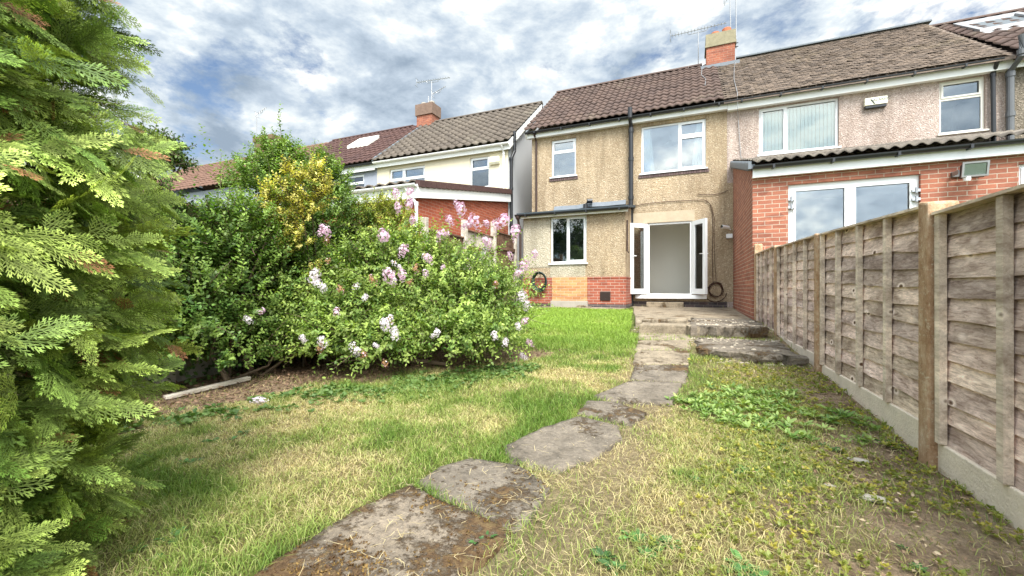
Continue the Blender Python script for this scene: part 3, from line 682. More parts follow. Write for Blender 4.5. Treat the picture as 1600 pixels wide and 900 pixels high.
# outhouse
YO = 11.1; OL, OR = -4.36, -1.53
OZ = 3.02
wo = pxrect((860, 338.5, 916.5, 336.5, 412, 410), YO)
bt = onY(900, 433, YO).z
MB().holed(YO, OL, OR, bt, OZ, [wo], .11).build('outhouse_wall', 'dash_tan', H)
pu = onY(863, 400, YO).x; pw = onY(918, 400, YO).x
MB().box(OL + .01, wo[0] - .002, YO - .010, YO + .01, bt + .28, OZ - .05).build('wall_patch', 'dash_grey', H)
MB().box(wo[0], wo[1] - .03, YO - .012, YO + .01, bt + .006, wo[2] - .04).build('wall_patch', 'dash_grey', H)
m = MB(); m.quad((OR, YO, bt), (OR, Y0, bt), (OR, Y0, OZ + .28), (OR, YO, OZ)); m.build('outhouse_side', 'dash_tan', H); m = MB(); m.quad((OL, YO, bt), (OL, YO, OZ), (OL, Y0, OZ + .28), (OL, Y0, bt)); m.build('outhouse_side', 'dash_tan', H)
MB().box(OL - .012, pu, YO - .014, YO + .1, .56, bt).build('brick_base', 'brick_plinth', H)
MB().box(pw, OR + .012, YO - .014, Y0, .56, bt).build('brick_base', 'brick_plinth', H)
MB().box(pu + .003, pw - .003, YO - .034, YO + .08, .64, bt + .004).build('blocked_doorway', 'brick_orange', H)
MB().box(pu - .02, pw + .02, YO - .12, YO + .04, .46, .638).build('concrete_sill', 'concrete', H, bevel=.01)
MB().box(OL - .012, pu - .022, YO - .016, YO + .1, .40, .558).build('blue_brick_base', 'brick_blue', H)
MB().box(pw + .022, OR + .012, YO - .016, Y0, .40, .558).build('blue_brick_base', 'brick_blue', H)
MB().box(pw + .003, OR + .022, YO - .026, Y0, bt - .03, bt + .006).build('brick_course', 'brick_plinth', H)
add_window(H, wo, YO, [(0, .47, 0, 1, 0), (.47, 1, 0, 1, 1)], glass='glass', room='room_dark', depth=1.2)
vx = pxrect((938, 456, 954, 455, 470, 469), YO)
m = MB(); m.box(vx[0], vx[1], YO - .034, YO - .016, vx[2], vx[3])
for k in range(6): z = vx[2] + .02 + k * (vx[3] - vx[2] - .04) / 6; m.box(vx[0] + .015, vx[1] - .015, YO - .042, YO - .034, z, z + .014)
m.build('air_vent', 'vent', H)
hx = [onY(u, v, YO - .03) for u, v in ((887, 405), (895, 405))]
m = MB()
for k in range(3): m.box(hx[0].x - .12 + k * .09, hx[0].x - .06 + k * .09, YO + .13, YO + .17, wo[2] + .05, wo[2] + .13)
m.build('window_ornament', 'white_paint', H)
rx0, rx1 = OL - .12, OR + .10
m = MB(); m.xprism([(YO - .22, OZ + .06), (Y0, OZ + .34), (Y0, OZ + .27), (YO - .22, OZ + .0)], rx0, rx1); m.build('outhouse_roof', 'felt', H)
m = MB(); m.box(rx0 + .03, rx1 - .02, YO - .16, YO - .14, OZ - .09, OZ + .0); m.build('outhouse_fascia', 'cream_upvc', H)
gutter(H, rx0 - .04, rx1, YO - .22, OZ + .015, 'black_pl', .055)
m = MB(); m.tube([(rx0 + .03, YO - .2, OZ - .04), (rx0 + .03, YO - .12, OZ - .25), (rx0 + .05, YO - .06, OZ - .35), (rx0 + .05, YO - .06, .5)], .034, 10)
m.lathe([(.04, 0), (.07, .05), (.08, .12)], (rx0 + .03, YO - .19, OZ - .12), 10); m.build('outhouse_downpipe', 'brown_pl', H)
m = MB()
q = [onY(u, v, Y0 - .03) for u, v in ((866, 327), (878, 326), (900, 325), (920, 321), (945, 320), (965, 318), (978, 317))]
for i, (a, b) in enumerate(zip(q, q[1:])):
    m.hexa([(a.x, Y0 - .10, a.z - .05), (b.x, Y0 - .10, b.z - .05), (b.x, Y0 - .004, b.z - .05), (a.x, Y0 - .004, a.z - .05),
            (a.x, Y0 - .05, a.z + .05 + .03 * (i % 2)), (b.x, Y0 - .05, b.z + .05 + .02 * (i % 3)), (b.x, Y0 - .004, b.z + .09), (a.x, Y0 - .004, a.z + .09)])
m.build('flashing', 'lead', H)
m = MB(); a = onY(919, 317, 12.2); m.tube([(a.x - .08, 12.2, OZ + .30), (a.x - .08, 12.2, a.z - .05), (a.x - .02, 12.22, a.z + .06), (a.x + .12, 12.25, a.z + .06)], .07, 10); m.build('boiler_pipe', 'black_pl', H)
m = MB(); a = onY(980, 380, YO + .3); m.tube([(OR + .03, YO + .1, 2.75), (OR + .03, YO + .1, 1.95), (OR + .07, YO + .02, 1.9)], .018, 8); m.build('overflow_pipe', 'brown_pl', H)
# chimney shared at the ridge
ch = MB().box(.50, 1.34, 15.28, 15.92, 7.9, 8.93).build('chimney', 'brick_chimney', roof)
m = MB(); m.box(.46, 1.38, 15.24, 15.96, 8.93, 9.0); m.box(.48, 1.36, 15.26, 15.94, 9.0, 9.36); m.build('chimney_cap', plain('lichen_render', (.27, .24, .16), .95, .1, .45, 9, bump=.6), roof)
for cx, h in ((.78, .16), (1.12, .22)): MB().lathe([(.13, 0), (.14, h), (.12, h + .02), (.10, h)], (cx, 15.6, 9.36)).build('chimney_pot', 'terracotta', roof)
MB().box(.34, 1.46, 15.12, 15.27, 8.0, 8.28).build('chimney_flashing', 'lead', roof)

MB().box(XP + .001, 1.043, Y0 - .006, Y0 + .02, .62, 3.75).build('wall_return', 'dash_tan', H)
# ---- house on the right (pink pebbledash) ---------------------------------
XR = 6.22
H2 = thing('pebbledash_house', (3.6, Y0, .45), 'pinkish pebbledash house with mossy plain tile roof and red brick extension', 'house')
wb = pxrect((1186, 169.5, 1310.7, 151.7, 243, 229), Y0); wr = pxrect((1467.7, 127, 1540, 118, 210.7, 201.7), Y0)
MB().holed(Y0, XP + .003, XR, .4, EZ - .08, [wb, wr], .11).build('wall', 'dash_pink', H2)
add_window(H2, wb, Y0, [(0, .36, 0, 1, 1), (.36, 1, 0, 1, 0)], dress='blinds', glass='glass_dark')
add_window(H2, wr, Y0, [(0, 1, 0, .66, 0), (0, 1, .66, 1, 1)], frame_mat='cream_upvc', room='room_dark', glass='glass')
MB().box(XP, XR, 18.6, 18.8, .4, EZ).build('back_wall', 'dash_pink', H2)
roof2 = plain_tile_roof('roof', 'roof_plain', H2, .80, XR + .02, 12.10, EZ - .02, RY, RZ)
m = MB(); m.xprism([(12.12, EZ - .04), (RY, RZ - .02), (18.95, EZ - .1), (18.95, EZ - .18), (RY, RZ - .1), (12.12, EZ - .11)], .81, XR + .02); m.build('roof_deck', 'roof_plain', roof2)
m = MB(); x = 1.40
while x < XR - .1:
    m.xprism([(RY + .13 * math.cos(math.pi * k / 8), RZ + .01 + .09 * math.sin(math.pi * k / 8)) for k in range(9)], x, x + .30); x += .305
m.build('ridge_tile', 'slate', roof2)
MB().box(XP + .004, XR, 12.24, 12.262, EZ - .25, EZ - .035).build('fascia', 'white_paint', H2)
MB().box(XP + .004, XR, 12.264, Y0 - .002, EZ - .24, EZ - .22).build('soffit', 'white_paint', H2)
gutter(H2, XP + .004, XR - .15, 12.165, EZ - .045)
def pipe(parent, name, mat, pts, r, n=10):
    m = MB(); m.tube(pts, r, n)
    for a in pts[1:-1]: m.lathe([(r * 1.2, -.04), (r * 1.2, .04)], a, n)
    return m.build(name, mat, parent)
a = onY(1551, 100, 12.33); b = onY(1556, 200, 12.33)
pipe(H2, 'downpipe', 'black_pl', [(a.x - .0, 12.165, EZ - .08), (a.x, 12.32, EZ - .3), (a.x + .02, 12.32, 3.2)], .04)
a = onY(1585, 100, 12.2)
m = MB(); m.tube([(a.x, 11.98, EZ + .30), (a.x, 11.98, EZ - .12), (a.x - .02, 12.28, EZ - .30), (a.x - .02, 12.28, 3.2)], .06, 12)
for z in (EZ - .1, EZ - .42, 4.6): m.lathe([(.074, 0), (.074, .1)], (a.x - .02 if z < 5.7 else a.x, 12.28 if z < 5.7 else 11.98, z), 12)
m.build('soil_pipe', 'grey_pl', H2)
# extension
EX, EY = 1.045, 8.7
ed = (onY(1231.6, 300, EY).x, onY(1438.5, 300, EY).x, .42, (onY(1231.6, 289, EY).z + onY(1438.5, 271, EY).z) / 2)
et = (onY(1175, 262, EY).z + onY(1600, 222, EY).z) / 2
ER = 6.0
ew = (onY(1592, 270, EY).x, onY(1592, 270, EY).x + 1.1, 1.6, onY(1595, 256, EY).z)
MB().holed(EY, EX, ER, .3, et - .05, [ed, ew], .11).build('extension_wall', 'brick_red', H2)
m = MB(); m.quad((EX, EY, .3), (EX, EY, et - .05), (EX, Y0, et + 1.0), (EX, Y0, .3)); m.build('extension_side_wall', 'brick_red', H2)
m = MB(); m.quad((ER, EY, .3), (ER, Y0, .3), (ER, Y0, et + 1.0), (ER, EY, et - .05)); m.build('extension_side_wall', 'brick_red', H2)
add_window(H2, ew, EY, [(0, 1, 0, 1, 1)])
x0, x1, z0, z1 = ed; W = x1 - x0
f = add_window(H2, ed, EY, [(0, .5, 0, 1, 1), (.5, 1, 0, 1, 1)], glass='glass_bright', room='room', sill=False, label='white double patio doors with grey hinges', fw=.085)
f.name = 'patio_doors'
m = MB()
for xx in (x0 - .0, x1 - .10):
    for zz in (z1 - .28, z1 - .42, z0 + .4): m = MB(); m.box(xx, xx + .10, EY - .0, EY + .06, zz, zz + .045); m.tube([(xx + .05, EY + .0, zz - .02), (xx + .05, EY + .0, zz + .07)], .018, 8); m.build('hinge', 'steel', f)
re_ = wave_roof('extension_roof', 'roof_ext', H2, EX - .02, ER + .1, EY - .16, et + .03, Y0 - .005, et + 1.12, .33, .165, .021, 'wave')
MB().xprism([(EY - .12, et - .02), (Y0, et + 1.04), (Y0, et + 1.10), (EY - .12, et + .04)], EX - .06, EX + .02).build('lead_verge', 'lead', re_)
m = MB()
for k in range(22):
    y = EY - .14 + k * .17; z = et + .03 + (y - EY + .16) * 1.09 / 3.86
    m.box(EX - .085, EX - .03, y, y + .15, z - .08, z + .055)
m.build('verge_tile', 'lead', re_)
m = MB(); m.box(EX - .01, ER, EY - .11, EY - .085, et - .20, et - .015); m.build('extension_fascia', 'upvc', H2)
MB().box(EX - .01, ER, EY - .083, EY - .002, et - .19, et - .17).build('extension_soffit', 'upvc', H2)
gutter(H2, EX - .02, ER, EY - .175, et - .01)

# ---- next house to the right -----------------------------------------------
H3 = thing('terraced_house', (9, Y0, .45), 'dark flint house at the right edge with reddish wavy tiles and an open rooflight', 'house')
MB().holed(Y0, XR + .003, 12, .4, EZ - .08, [], .1).build('wall', 'dash_dark', H3)
r3 = wave_roof('roof', 'roof_brown', H3, XR + .03, 12, 12.10, EZ - .02, RY, RZ - .16, .335, .30, .022, 'wave')
MB().xprism([(12.12, EZ - .06), (RY, RZ - .22), (18.9, EZ - .12), (18.9, EZ - .2), (RY, RZ - .3), (12.12, EZ - .16)], XR + .03, 12).build('rear_slope', 'roof_brown', r3)
MB().xprism([(RY + .13 * math.cos(math.pi * k / 8), RZ - .15 + .09 * math.sin(math.pi * k / 8)) for k in range(9)], XR + .04, 12).build('ridge_tile', 'roof_brown', r3)
MB().box(XR, 12, 12.24, 12.262, EZ - .25, EZ - .035).build('fascia', 'white_paint', H3)
gutter(H3, XR + .1, 12, 12.165, EZ - .045)
MB().box(12, 12.2, Y0, 18.8, .4, EZ - .1).build('gable_wall', 'dash_dark', H3)
sl = (RZ - .16 - EZ) / (RY - 12.10)
def onroof(x0, x1, ya, yb, h, slope=sl, y0=12.10, z0=EZ - .02):
    f = lambda y, hh: z0 + (y - y0) * slope + hh
    return [(x0, ya, f(ya, 0)), (x1, ya, f(ya, 0)), (x1, yb, f(yb, 0)), (x0, yb, f(yb, 0)), (x0, ya, f(ya, h)), (x1, ya, f(ya, h)), (x1, yb, f(yb, h)), (x0, yb, f(yb, h))]
m = MB()
for q in ((6.55, 6.66, 13.95, 15.1), (7.7, 7.81, 13.95, 15.1), (6.66, 7.7, 13.95, 14.05), (6.66, 7.7, 15.0, 15.1)): m.hexa(onroof(*q, .17))
rl = m.build('rooflight', 'metal', r3)
MB().hexa(onroof(6.66, 7.7, 14.05, 15.0, .10)).build('pane', 'slate', rl)

# ---- cream house on the left ------------------------------------------------
Yc = 12.5; CR, CL = -5.44, -10.8; CE = 4.73 + .95; CRY, CRZ = 15.55, 8.22
H4 = thing('rendered_house', (-8, Yc, .45), 'cream rendered house with grey gable end and dark tiled roof beyond the left fence', 'house')
w1 = pxrect((608.5, 264.6, 664, 257.4, 297, 290), Yc); w2 = pxrect((734, 246.7, 764.5, 243.5, 294.5, 292), Yc)
MB().holed(Yc, CL, CR, .4, CE - .1, [w1, w2], .11).build('wall', 'render_cream', H4)
gable(H4, CR - .002, 1, 'render_gable', ya=Yc + .114, yb=18.6, ze=CE - .1, yr=CRY, zr=CRZ - .1)
add_window(H4, w1, Yc, [(0, .40, .45, 1, 1), (0, .40, 0, .45, 0), (.40, 1, .45, 1, 1), (.40, 1, 0, .45, 0)], glass='glass_bright')
add_window(H4, w2, Yc, [(0, 1, 0, .62, 0), (0, 1, .62, 1, 1)], room='room_dark')
r4 = wave_roof('roof', 'roof_grey', H4, CL, CR + .12, 12.22, CE, CRY, CRZ, .335, .30, .022, 'roll')
MB().xprism([(CRY, CRZ - .03), (18.9, CE - .08), (18.9, CE - .15), (CRY, CRZ - .15)], CL, CR + .12).build('rear_slope', 'roof_grey', r4)
MB().xprism([(CRY + .13 * math.cos(math.pi * k / 8), CRZ + .0 + .09 * math.sin(math.pi * k / 8)) for k in range(9)], CL, CR + .12).build('ridge_tile', 'roof_grey', r4)
MB().xprism([(12.24, CE - .04), (CRY, CRZ - .04), (CRY, CRZ - .22), (12.4, CE - .2)], CR + .06, CR + .11).build('bargeboard', 'white_paint', H4)
MB().box(CL, CR + .1, 12.36, 12.38, CE - .22, CE - .03).build('fascia', 'white_paint', H4)
gutter(H4, CL, CR + .12, 12.28, CE - .03, 'white_paint', .06, False)
p = onY(787, 300, 12.44).x
pipe(H4, 'downpipe', 'white_paint', [(p, 12.28, CE - .1), (p, 12.44, CE - .3), (p, 12.44, 3.2)], .034)
p = onY(799, 300, 12.6)
m = MB(); m.tube([(CR + .14, 12.7, CE + .45), (CR + .14, 12.7, CE - .2), (CR + .06, 12.62, CE - .45), (CR + .06, 12.62, .5)], .052, 10)
for z in (CE + .1, CE - .5, 4.2, 3.0): m.lathe([(.066, 0), (.066, .08)], (CR + (.14 if z > CE - .3 else .06), 12.7 if z > CE - .3 else 12.62, z), 10)
m.build('soil_pipe', 'black_pl', H4)
m = MB(); m.box(-11.0, -10.22, 15.25, 15.85, 7.5, 8.52); m.build('chimney', 'brick_chimney', r4)
m = MB(); m.box(-11.05, -10.17, 15.2, 15.9, 8.52, 9.0); m.build('chimney_cap', plain('weathered_stack', (.19, .13, .10), .95, .1, .4, 6, bump=.6), r4)
for cx in (-10.83, -10.42): MB().lathe([(.12, 0), (.13, .16), (.11, .18), (.09, .16)], (cx, 15.55, 9.0)).build('chimney_pot', 'concrete', r4)
# extension of the cream house: red brick side, tiled verge
FY = 7.6; ZF = 0.95 + (HV - 300) / FPX * (FY / ray(656, 0)[1]); ZB = 0.95 + (HV - 305) / FPX * 13.6
zt0 = CAMZ + (HV - 287) / FPX * (FY / ray(656, 0)[1]); zt1 = CAMZ + (HV - 299) / FPX * (Yc / ray(790, 0)[1])
m = MB(); m.quad((CR, FY, .3), (CR, Yc, .3), (CR, Yc, zt1 - .12), (CR, FY, zt0 - .12)); m.build('extension_side_wall', 'brick_left', H4)
m = MB(); m.quad((-9.9, FY, .3), (CR, FY, .3), (CR, FY, zt0 - .12), (-9.9, FY, zt0 - .12)); m.build('extension_wall', 'brick_left', H4)
r4e = wave_roof('extension_roof', 'roof_grey', H4, -10.0, CR + .12, FY - .12, zt0 - .02, Yc - .003, zt1 - .02, .34, .30, .024, 'wave')
m = MB(); N = 24
for k in range(N):
    t0 = k / N; t1 = (k + .94) / N; ya, yb = FY - .14 + t0 * (Yc - FY + .1), FY - .14 + t1 * (Yc - FY + .1); za, zb = zt0 + t0 * (zt1 - zt0), zt0 + t1 * (zt1 - zt0)
    m.hexa([(CR + .03, ya, za - .10), (CR + .15, ya, za - .10), (CR + .15, yb, zb - .12), (CR + .03, yb, zb - .12), (CR + .03, ya, za + .06), (CR + .15, ya, za + .04), (CR + .15, yb, zb + .02), (CR + .03, yb, zb + .04)])
m.build('verge_tile', 'roof_dark', r4e)
m = MB(); m.hexa([(CR + .02, FY - .16, zt0 - .34), (CR + .10, FY - .16, zt0 - .34), (CR + .10, Yc - .01, zt1 - .36), (CR + .02, Yc - .01, zt1 - .36), (CR + .02, FY - .16, zt0 - .08), (CR + .10, FY - .16, zt0 - .08), (CR + .10, Yc - .01, zt1 - .11), (CR + .02, Yc - .01, zt1 - .11)])
m.build('bargeboard', 'white_paint', H4)
MB().box(-10.0, CR + .02, FY - .16, FY - .13, zt0 - .34, zt0 - .05).build('extension_fascia', 'white_paint', H4)
gutter(H4, -10.0, CR + .1, FY - .22, zt0 - .05, 'white_paint', .06, False)
pipe(H4, 'extension_downpipe', 'white_paint', [(CR - .2, FY - .2, zt0 - .1), (CR + .02, FY - .10, zt0 - .45), (CR + .02, FY - .08, .4)], .036)

# ---- grey rendered house, and the row beyond -----------------------------------
GL = -16.1
H5 = thing('rendered_house', (-13.4, Yc, .45), 'grey rendered house with brown roof and a small rooflight, joined to the cream house', 'house')
w3 = pxrect((520, 277.6, 569, 272, 299, 296), Yc)
MB().holed(Yc, GL, CL - .003, .4, CE - .1, [w3], .11).build('wall', 'render_grey', H5)
add_window(H5, w3, Yc, [(0, .4, 0, 1, 1), (.4, 1, .42, 1, 1), (.4, 1, 0, .42, 0)], glass='glass_bright')
r5 = wave_roof('roof', 'roof_dark', H5, GL, CL - .003, 12.22, CE, CRY, CRZ, .335, .25, .02, 'wave')
MB().xprism([(CRY, CRZ - .03), (18.9, CE - .08), (18.9, CE - .15), (CRY, CRZ - .15)], GL, CL).build('rear_slope', 'roof_dark', r5)
MB().xprism([(CRY + .13 * math.cos(math.pi * k / 8), CRZ + .0 + .09 * math.sin(math.pi * k / 8)) for k in range(9)], GL, CL - .6).build('ridge_tile', 'roof_dark', r5)
MB().box(GL, CL - .003, 12.36, 12.38, CE - .28, CE - .03).build('fascia', 'white_paint', H5)
gutter(H5, GL, CL, 12.28, CE - .03, 'black_pl', .06, False)
MB().hexa(onroof(CL - .03, CL + .06, 12.22, 15.5, .09, (CRZ - CE) / (CRY - 12.22), 12.22, CE)).build('party_flashing', 'lead', r5)
m = MB(); m.hexa(onroof(-13.6, -12.5, 13.85, 14.6, .2, (CRZ - CE) / (CRY - 12.22), 12.22, CE)); rl = m.build('rooflight', 'cream_upvc', r5)
MB().hexa(onroof(-13.52, -12.58, 13.92, 14.53, .212, (CRZ - CE) / (CRY - 12.22), 12.22, CE)).build('pane', 'white_paint', rl)
H6 = thing('rendered_house', (-22, Yc, .45), 'far house with long orange brown roof seen over the hedge', 'house')
MB().holed(Yc, -28, GL - .003, .4, CE - .1, [], .1).build('wall', 'render_grey', H6)
r6 = wave_roof('roof', 'roof_orange', H6, -28, GL - .003, 12.22, CE - .02, CRY, CRZ - .03, .335, .3, .02, 'wave', 6)
MB().xprism([(CRY, CRZ - .06), (18.9, CE - .08), (18.9, CE - .15), (CRY, CRZ - .18)], -28, GL - .003).build('rear_slope', 'roof_orange', r6)
a = onY(407, 225, 15.5); b = onY(435, 225, 15.5)
MB().box(a.x, b.x, 15.15, 15.9, 7.6, 8.75).build('chimney', 'weather_brick', r6)
MB().box(a.x - .06, b.x + .06, 15.1, 15.95, 8.75, 9.0).build('chimney_cap', 'weather_brick', r6)
H7 = thing('slate_house', (-30.5, 14, .45), 'small slate gable with white verge at the far end of the row beside the conifer', 'house')
m = MB(); m.yprism([(-33.5, .4), (-28.6, .4), (-28.6, 7.2), (-31, 9.1), (-33.5, 7.2)], 13.6, 18); m.build('wall', 'slate', H7)
m = MB(); m.yprism([(-28.4, 7.15), (-28.4, 7.33), (-31, 9.36), (-33.7, 7.33), (-33.7, 7.15), (-31, 9.15)], 13.4, 13.6); m.build('bargeboard', 'white_paint', H7)
m = MB(); m.yprism([(-28.4, 7.36), (-28.4, 7.5), (-31, 9.5), (-33.7, 7.5), (-33.7, 7.36), (-31, 9.38)], 13.35, 18.1); m.build('roof', 'slate', H7)

# ------------------------------------------------------------------ aerials, boxes, lamps, cables
def aerial(name, base, top, booms, label, group='television aerials on the roofs', extra=None):
    A = thing(name, base, label, 'aerial', group)
    MB().tube([base, (base[0], base[1], top)], .017, 6).build('mast', 'metal', A)
    for (p, q, n, ln) in booms:
        p, q = Vector(p), Vector(q); m = MB(); m.tube([p, q], .011, 6); d = (q - p).normalized(); s = d.cross(Vector((0, 0, 1))).normalized(); up = s.cross(d)
        for i in range(n):
            c = p.lerp(q, (i + .5) / n); l = ln * (1 - .3 * i / n); m.tube([c - s * l, c + s * l], .006, 4); m.tube([c - up * l * .45, c + up * l * .45], .006, 4)
        for k in (-1, 1): m.tube([p + up * k * .16 - s * .12, p + up * k * .16 + s * .12], .007, 4); m.tube([p, p + up * k * .16 - d * .03], .008, 4)
        m.build('boom', 'metal', A)
        c = p.lerp(q, .5); m = MB(); a_, b_ = p.lerp(q, .3), p.lerp(q, .68)
        m.tube([a_, a_ - Vector((0, 0, .10)) + d * .05, b_ - Vector((0, 0, .10)) - d * .05, b_], .009, 5); m.build('bracket', 'metal', A)
    return A
aerial('tv_aerial', (.26, 15.6, 8.45), 9.68, [((-.62, 15.62, 9.78), (1.12, 15.6, 9.80), 17, .13)], 'long comb shaped aerial on a pole left of the red chimney')
A = aerial('tv_aerial', (1.40, 15.6, 8.9), 11.5, [((1.05, 15.6, 10.62), (1.75, 15.6, 10.70), 5, .18)], 'tall twin pole aerial strapped to the right side of the red chimney')
m = MB(); m.tube([(1.24, 15.6, 9.36), (1.22, 15.6, 10.9)], .017, 6); m.build('mast', 'metal', A)
m = MB(); m.tube([(1.2, 15.5, 9.05), (1.46, 15.58, 9.05)], .014, 5); m.tube([(1.2, 15.5, 8.93), (1.46, 15.58, 8.93)], .014, 5); m.build('clamp', 'black_pl', A)
a = onY(674.5, 164, 15.55); p = onY(651, 129, 15.55); q = onY(703, 121, 15.55); p2 = onY(676, 147, 15.55); q2 = onY(696, 135, 15.55)
A = aerial('tv_aerial', (a.x, 15.55, 9.1), onY(674.5, 127, 15.55).z, [(p, q, 14, .13), (p2, q2, 6, .1)], 'double boom aerial standing on the cream house chimney')
m = MB(); p = onY(669.5, 150, 15.5); m.tube([(p.x, 15.5, 9.0), p], .017, 6); m.build('mast', 'metal', A)
a = onY(401, 200, 15.5); p = onY(401, 179, 15.5); q = onY(416, 168, 15.5)
aerial('tv_aerial', (a.x, 15.5, 8.1), p.z, [(p, q, 5, .1)], 'thin far aerial with one short tilted arm above the hedge')
def cable(pts, r, label, name='roof_cable', mat='metal'):
    o = MB().tube(pts, r, 6).build(name, mat, None); return setp(o, label, 'cable')
def rz(y): return EZ - .02 + (y - 12.10) * (RZ - EZ + .02) / (RY - 12.10) + .075
cable([(.30, 15.55, rz(15.55)), (.36, 15.0, rz(15.0)), (.33, 14.4, rz(14.4)), (.44, 13.9, rz(13.9)), (.40, 13.3, rz(13.3))], .010, 'pale wire trailing down the brown roof from the comb aerial')
cable([(1.36, 15.3, rz(15.3)), (1.25, 14.5, rz(14.5)), (1.15, 13.4, rz(13.4)), (1.12, 12.13, rz(12.15) + .02), (1.12, 12.13, EZ - .3), (1.16, 12.36, EZ - .5), (1.22, 12.37, 4.4), (1.5, 12.37, 3.9)], .008, 'thin wire running down the mossy roof and the pink wall')
def fp(u, v, Y): return tuple(onY(u, v, Y))
cab = thing('wall_cable', (onY(1114, 430, 12.36)), 'brown cable crossing the tan wall and hanging in a coil beside the french doors', 'cable')
pts = [fp(u, v, 12.375) for u, v in ((990, 322), (1010, 318), (1040, 315), (1080, 313), (1100, 312), (1109, 318), (1113, 332), (1114, 360), (1113, 400), (1114, 440))]
MB().tube(pts, .008, 6).build('run', 'cable', cab)
pts = [fp(u, v, 12.375) for u, v in ((1103, 312), (1112, 322), (1116, 340), (1116, 380), (1117, 410), (1119, 438))]
MB().tube(pts, .006, 6).build('run', 'cable', cab)
c = onY(1118, 453, 12.36); pts = []
for k in range(64):
    t = k / 63 * 6 * math.pi; rr = .17 + .02 * math.sin(t * 1.7) + (.08 * (k / 63) if k > 44 else 0); pts.append((c.x + rr * math.cos(t), 12.36 - .02 * (k % 3) * .4, c.z + rr * math.sin(t) - (.09 if k > 48 else 0)))
MB().tube(pts, .013, 6).build('coil', 'cable', cab)
pts = [fp(u, v, 12.375) for u, v in ((1091, 303), (1098, 304), (1115, 304), (1130, 301), (1138, 297))]
cable(pts, .008, 'short dark cable below the large upstairs window of the tan wall', 'wall_cable', 'cable')
hz = thing('garden_hose', onY(843, 452, 11.05), 'coiled dark green hose hanging on the red brick base of the outhouse', 'hose')
c = onY(843, 439, 10.98)
for k in range(4):
    pts = []; a0 = .175 + .018 * k
    for i in range(33):
        t = 2 * math.pi * i / 32; pts.append((c.x + a0 * .95 * math.cos(t), 10.99 - .022 * k * .8 + .01 * math.sin(3 * t), c.z + (a0 * 1.2) * math.sin(t) - .01 * k))
    MB().tube(pts, .018, 6, cap=False).build('loop', 'hose', hz, smooth=True)
MB().tube([(c.x, YO - .012, c.z + .19), (c.x, 10.9, c.z + .19), (c.x, 10.88, c.z + .24)], .012, 6).build('hook', 'metal', hz)
# cctv and junction box
cc = onY(1137, 355, 12.3)
C1 = thing('security_camera', cc, 'small white bullet camera on the tan wall beside the brick extension', 'camera')
MB().tube([(cc.x - .14, 12.18, cc.z + .01), (cc.x + .02, 12.30, cc.z - .01)], .045, 12).build('body', 'upvc', C1); MB().tube([(cc.x - .155, 12.17, cc.z + .012), (cc.x - .138, 12.182, cc.z + .01)], .034, 12).build('lens', 'black_pl', C1)
MB().tube([(cc.x + .0, 12.29, cc.z - .02), (cc.x + .07, 12.34, cc.z - .06), (cc.x + .07, 12.395, cc.z - .06)], .016, 8).build('bracket', 'upvc', C1)
cc = onY(1140, 369, 12.34)
o = MB().box(cc.x - .08, cc.x + .07, 12.31, 12.395, cc.z - .055, cc.z + .06).build('junction_box', 'upvc', None, bevel=.012); setp(o, 'small square white box under the bullet camera', 'electrical box')
def text_mesh(parent, body, size, loc, mat='ink', rot=(R(90), 0, 0), depth=.001):
    cu = bpy.data.curves.new('lettering', 'FONT'); cu.body = body; cu.size = size; cu.extrude = depth; cu.align_x = 'CENTER'; cu.align_y = 'CENTER'
    t = bpy.data.objects.new('tmp', cu); COL.objects.link(t); dg = bpy.context.evaluated_depsgraph_get(); me = bpy.data.meshes.new_from_object(t.evaluated_get(dg))
    bpy.data.objects.remove(t); me.transform(Matrix.Translation(loc) @ Matrix.Rotation(rot[0], 4, 'X')); me.materials.clear(); return link('lettering', me, mat, parent)
a = pxrect((1350, 155.5, 1385.5, 150.5, 167, 162), 12.36)
AB = thing('alarm_box', ((a[0] + a[1]) / 2, 12.4, a[2]), 'wide cream alarm box with dark underside between the pink house windows', 'alarm box')
MB().box(a[0], a[1], 12.30, 12.395, a[2], a[3]).build('cover', 'box_cream', AB, bevel=.01)
MB().box(a[0] + .012, a[1] - .012, 12.315, 12.39, a[2] - .065, a[2] - .002).build('base', 'black_pl', AB, bevel=.01)
text_mesh(AB, 'ALARMS', .085, ((a[0] + a[1]) / 2 + .09, 12.2975, (a[2] + a[3]) / 2 + .015))
m = MB(); xx = a[0] + (a[1] - a[0]) * .26; zc = (a[2] + a[3]) / 2
m.hexa([(xx + .055, 12.296, zc - .07), (xx + .09, 12.296, zc - .07), (xx + .09, 12.299, zc - .07), (xx + .055, 12.299, zc - .07), (xx - .02, 12.296, zc + .045), (xx + .02, 12.296, zc + .045), (xx + .02, 12.299, zc + .045), (xx - .02, 12.299, zc + .045)]); m.build('emblem', 'ink', AB)
a = pxrect((765, 246.5, 781, 244.5, 257.5, 256), 12.46)
AB = thing('alarm_box', ((a[0] + a[1]) / 2, 12.5, a[2]), 'pale cream alarm box beside the small window of the cream house', 'alarm box')
MB().box(a[0], a[1], 12.38, 12.495, a[2] + .06, a[3]).build('cover', 'box_cream', AB, bevel=.012)
MB().hexa([(a[0] + .02, 12.42, a[2]), (a[1] - .02, 12.42, a[2]), (a[1] - .02, 12.49, a[2]), (a[0] + .02, 12.49, a[2]), (a[0], 12.38, a[2] + .058), (a[1], 12.38, a[2] + .058), (a[1], 12.49, a[2] + .058), (a[0], 12.49, a[2] + .058)]).build('base', 'box_cream', AB)
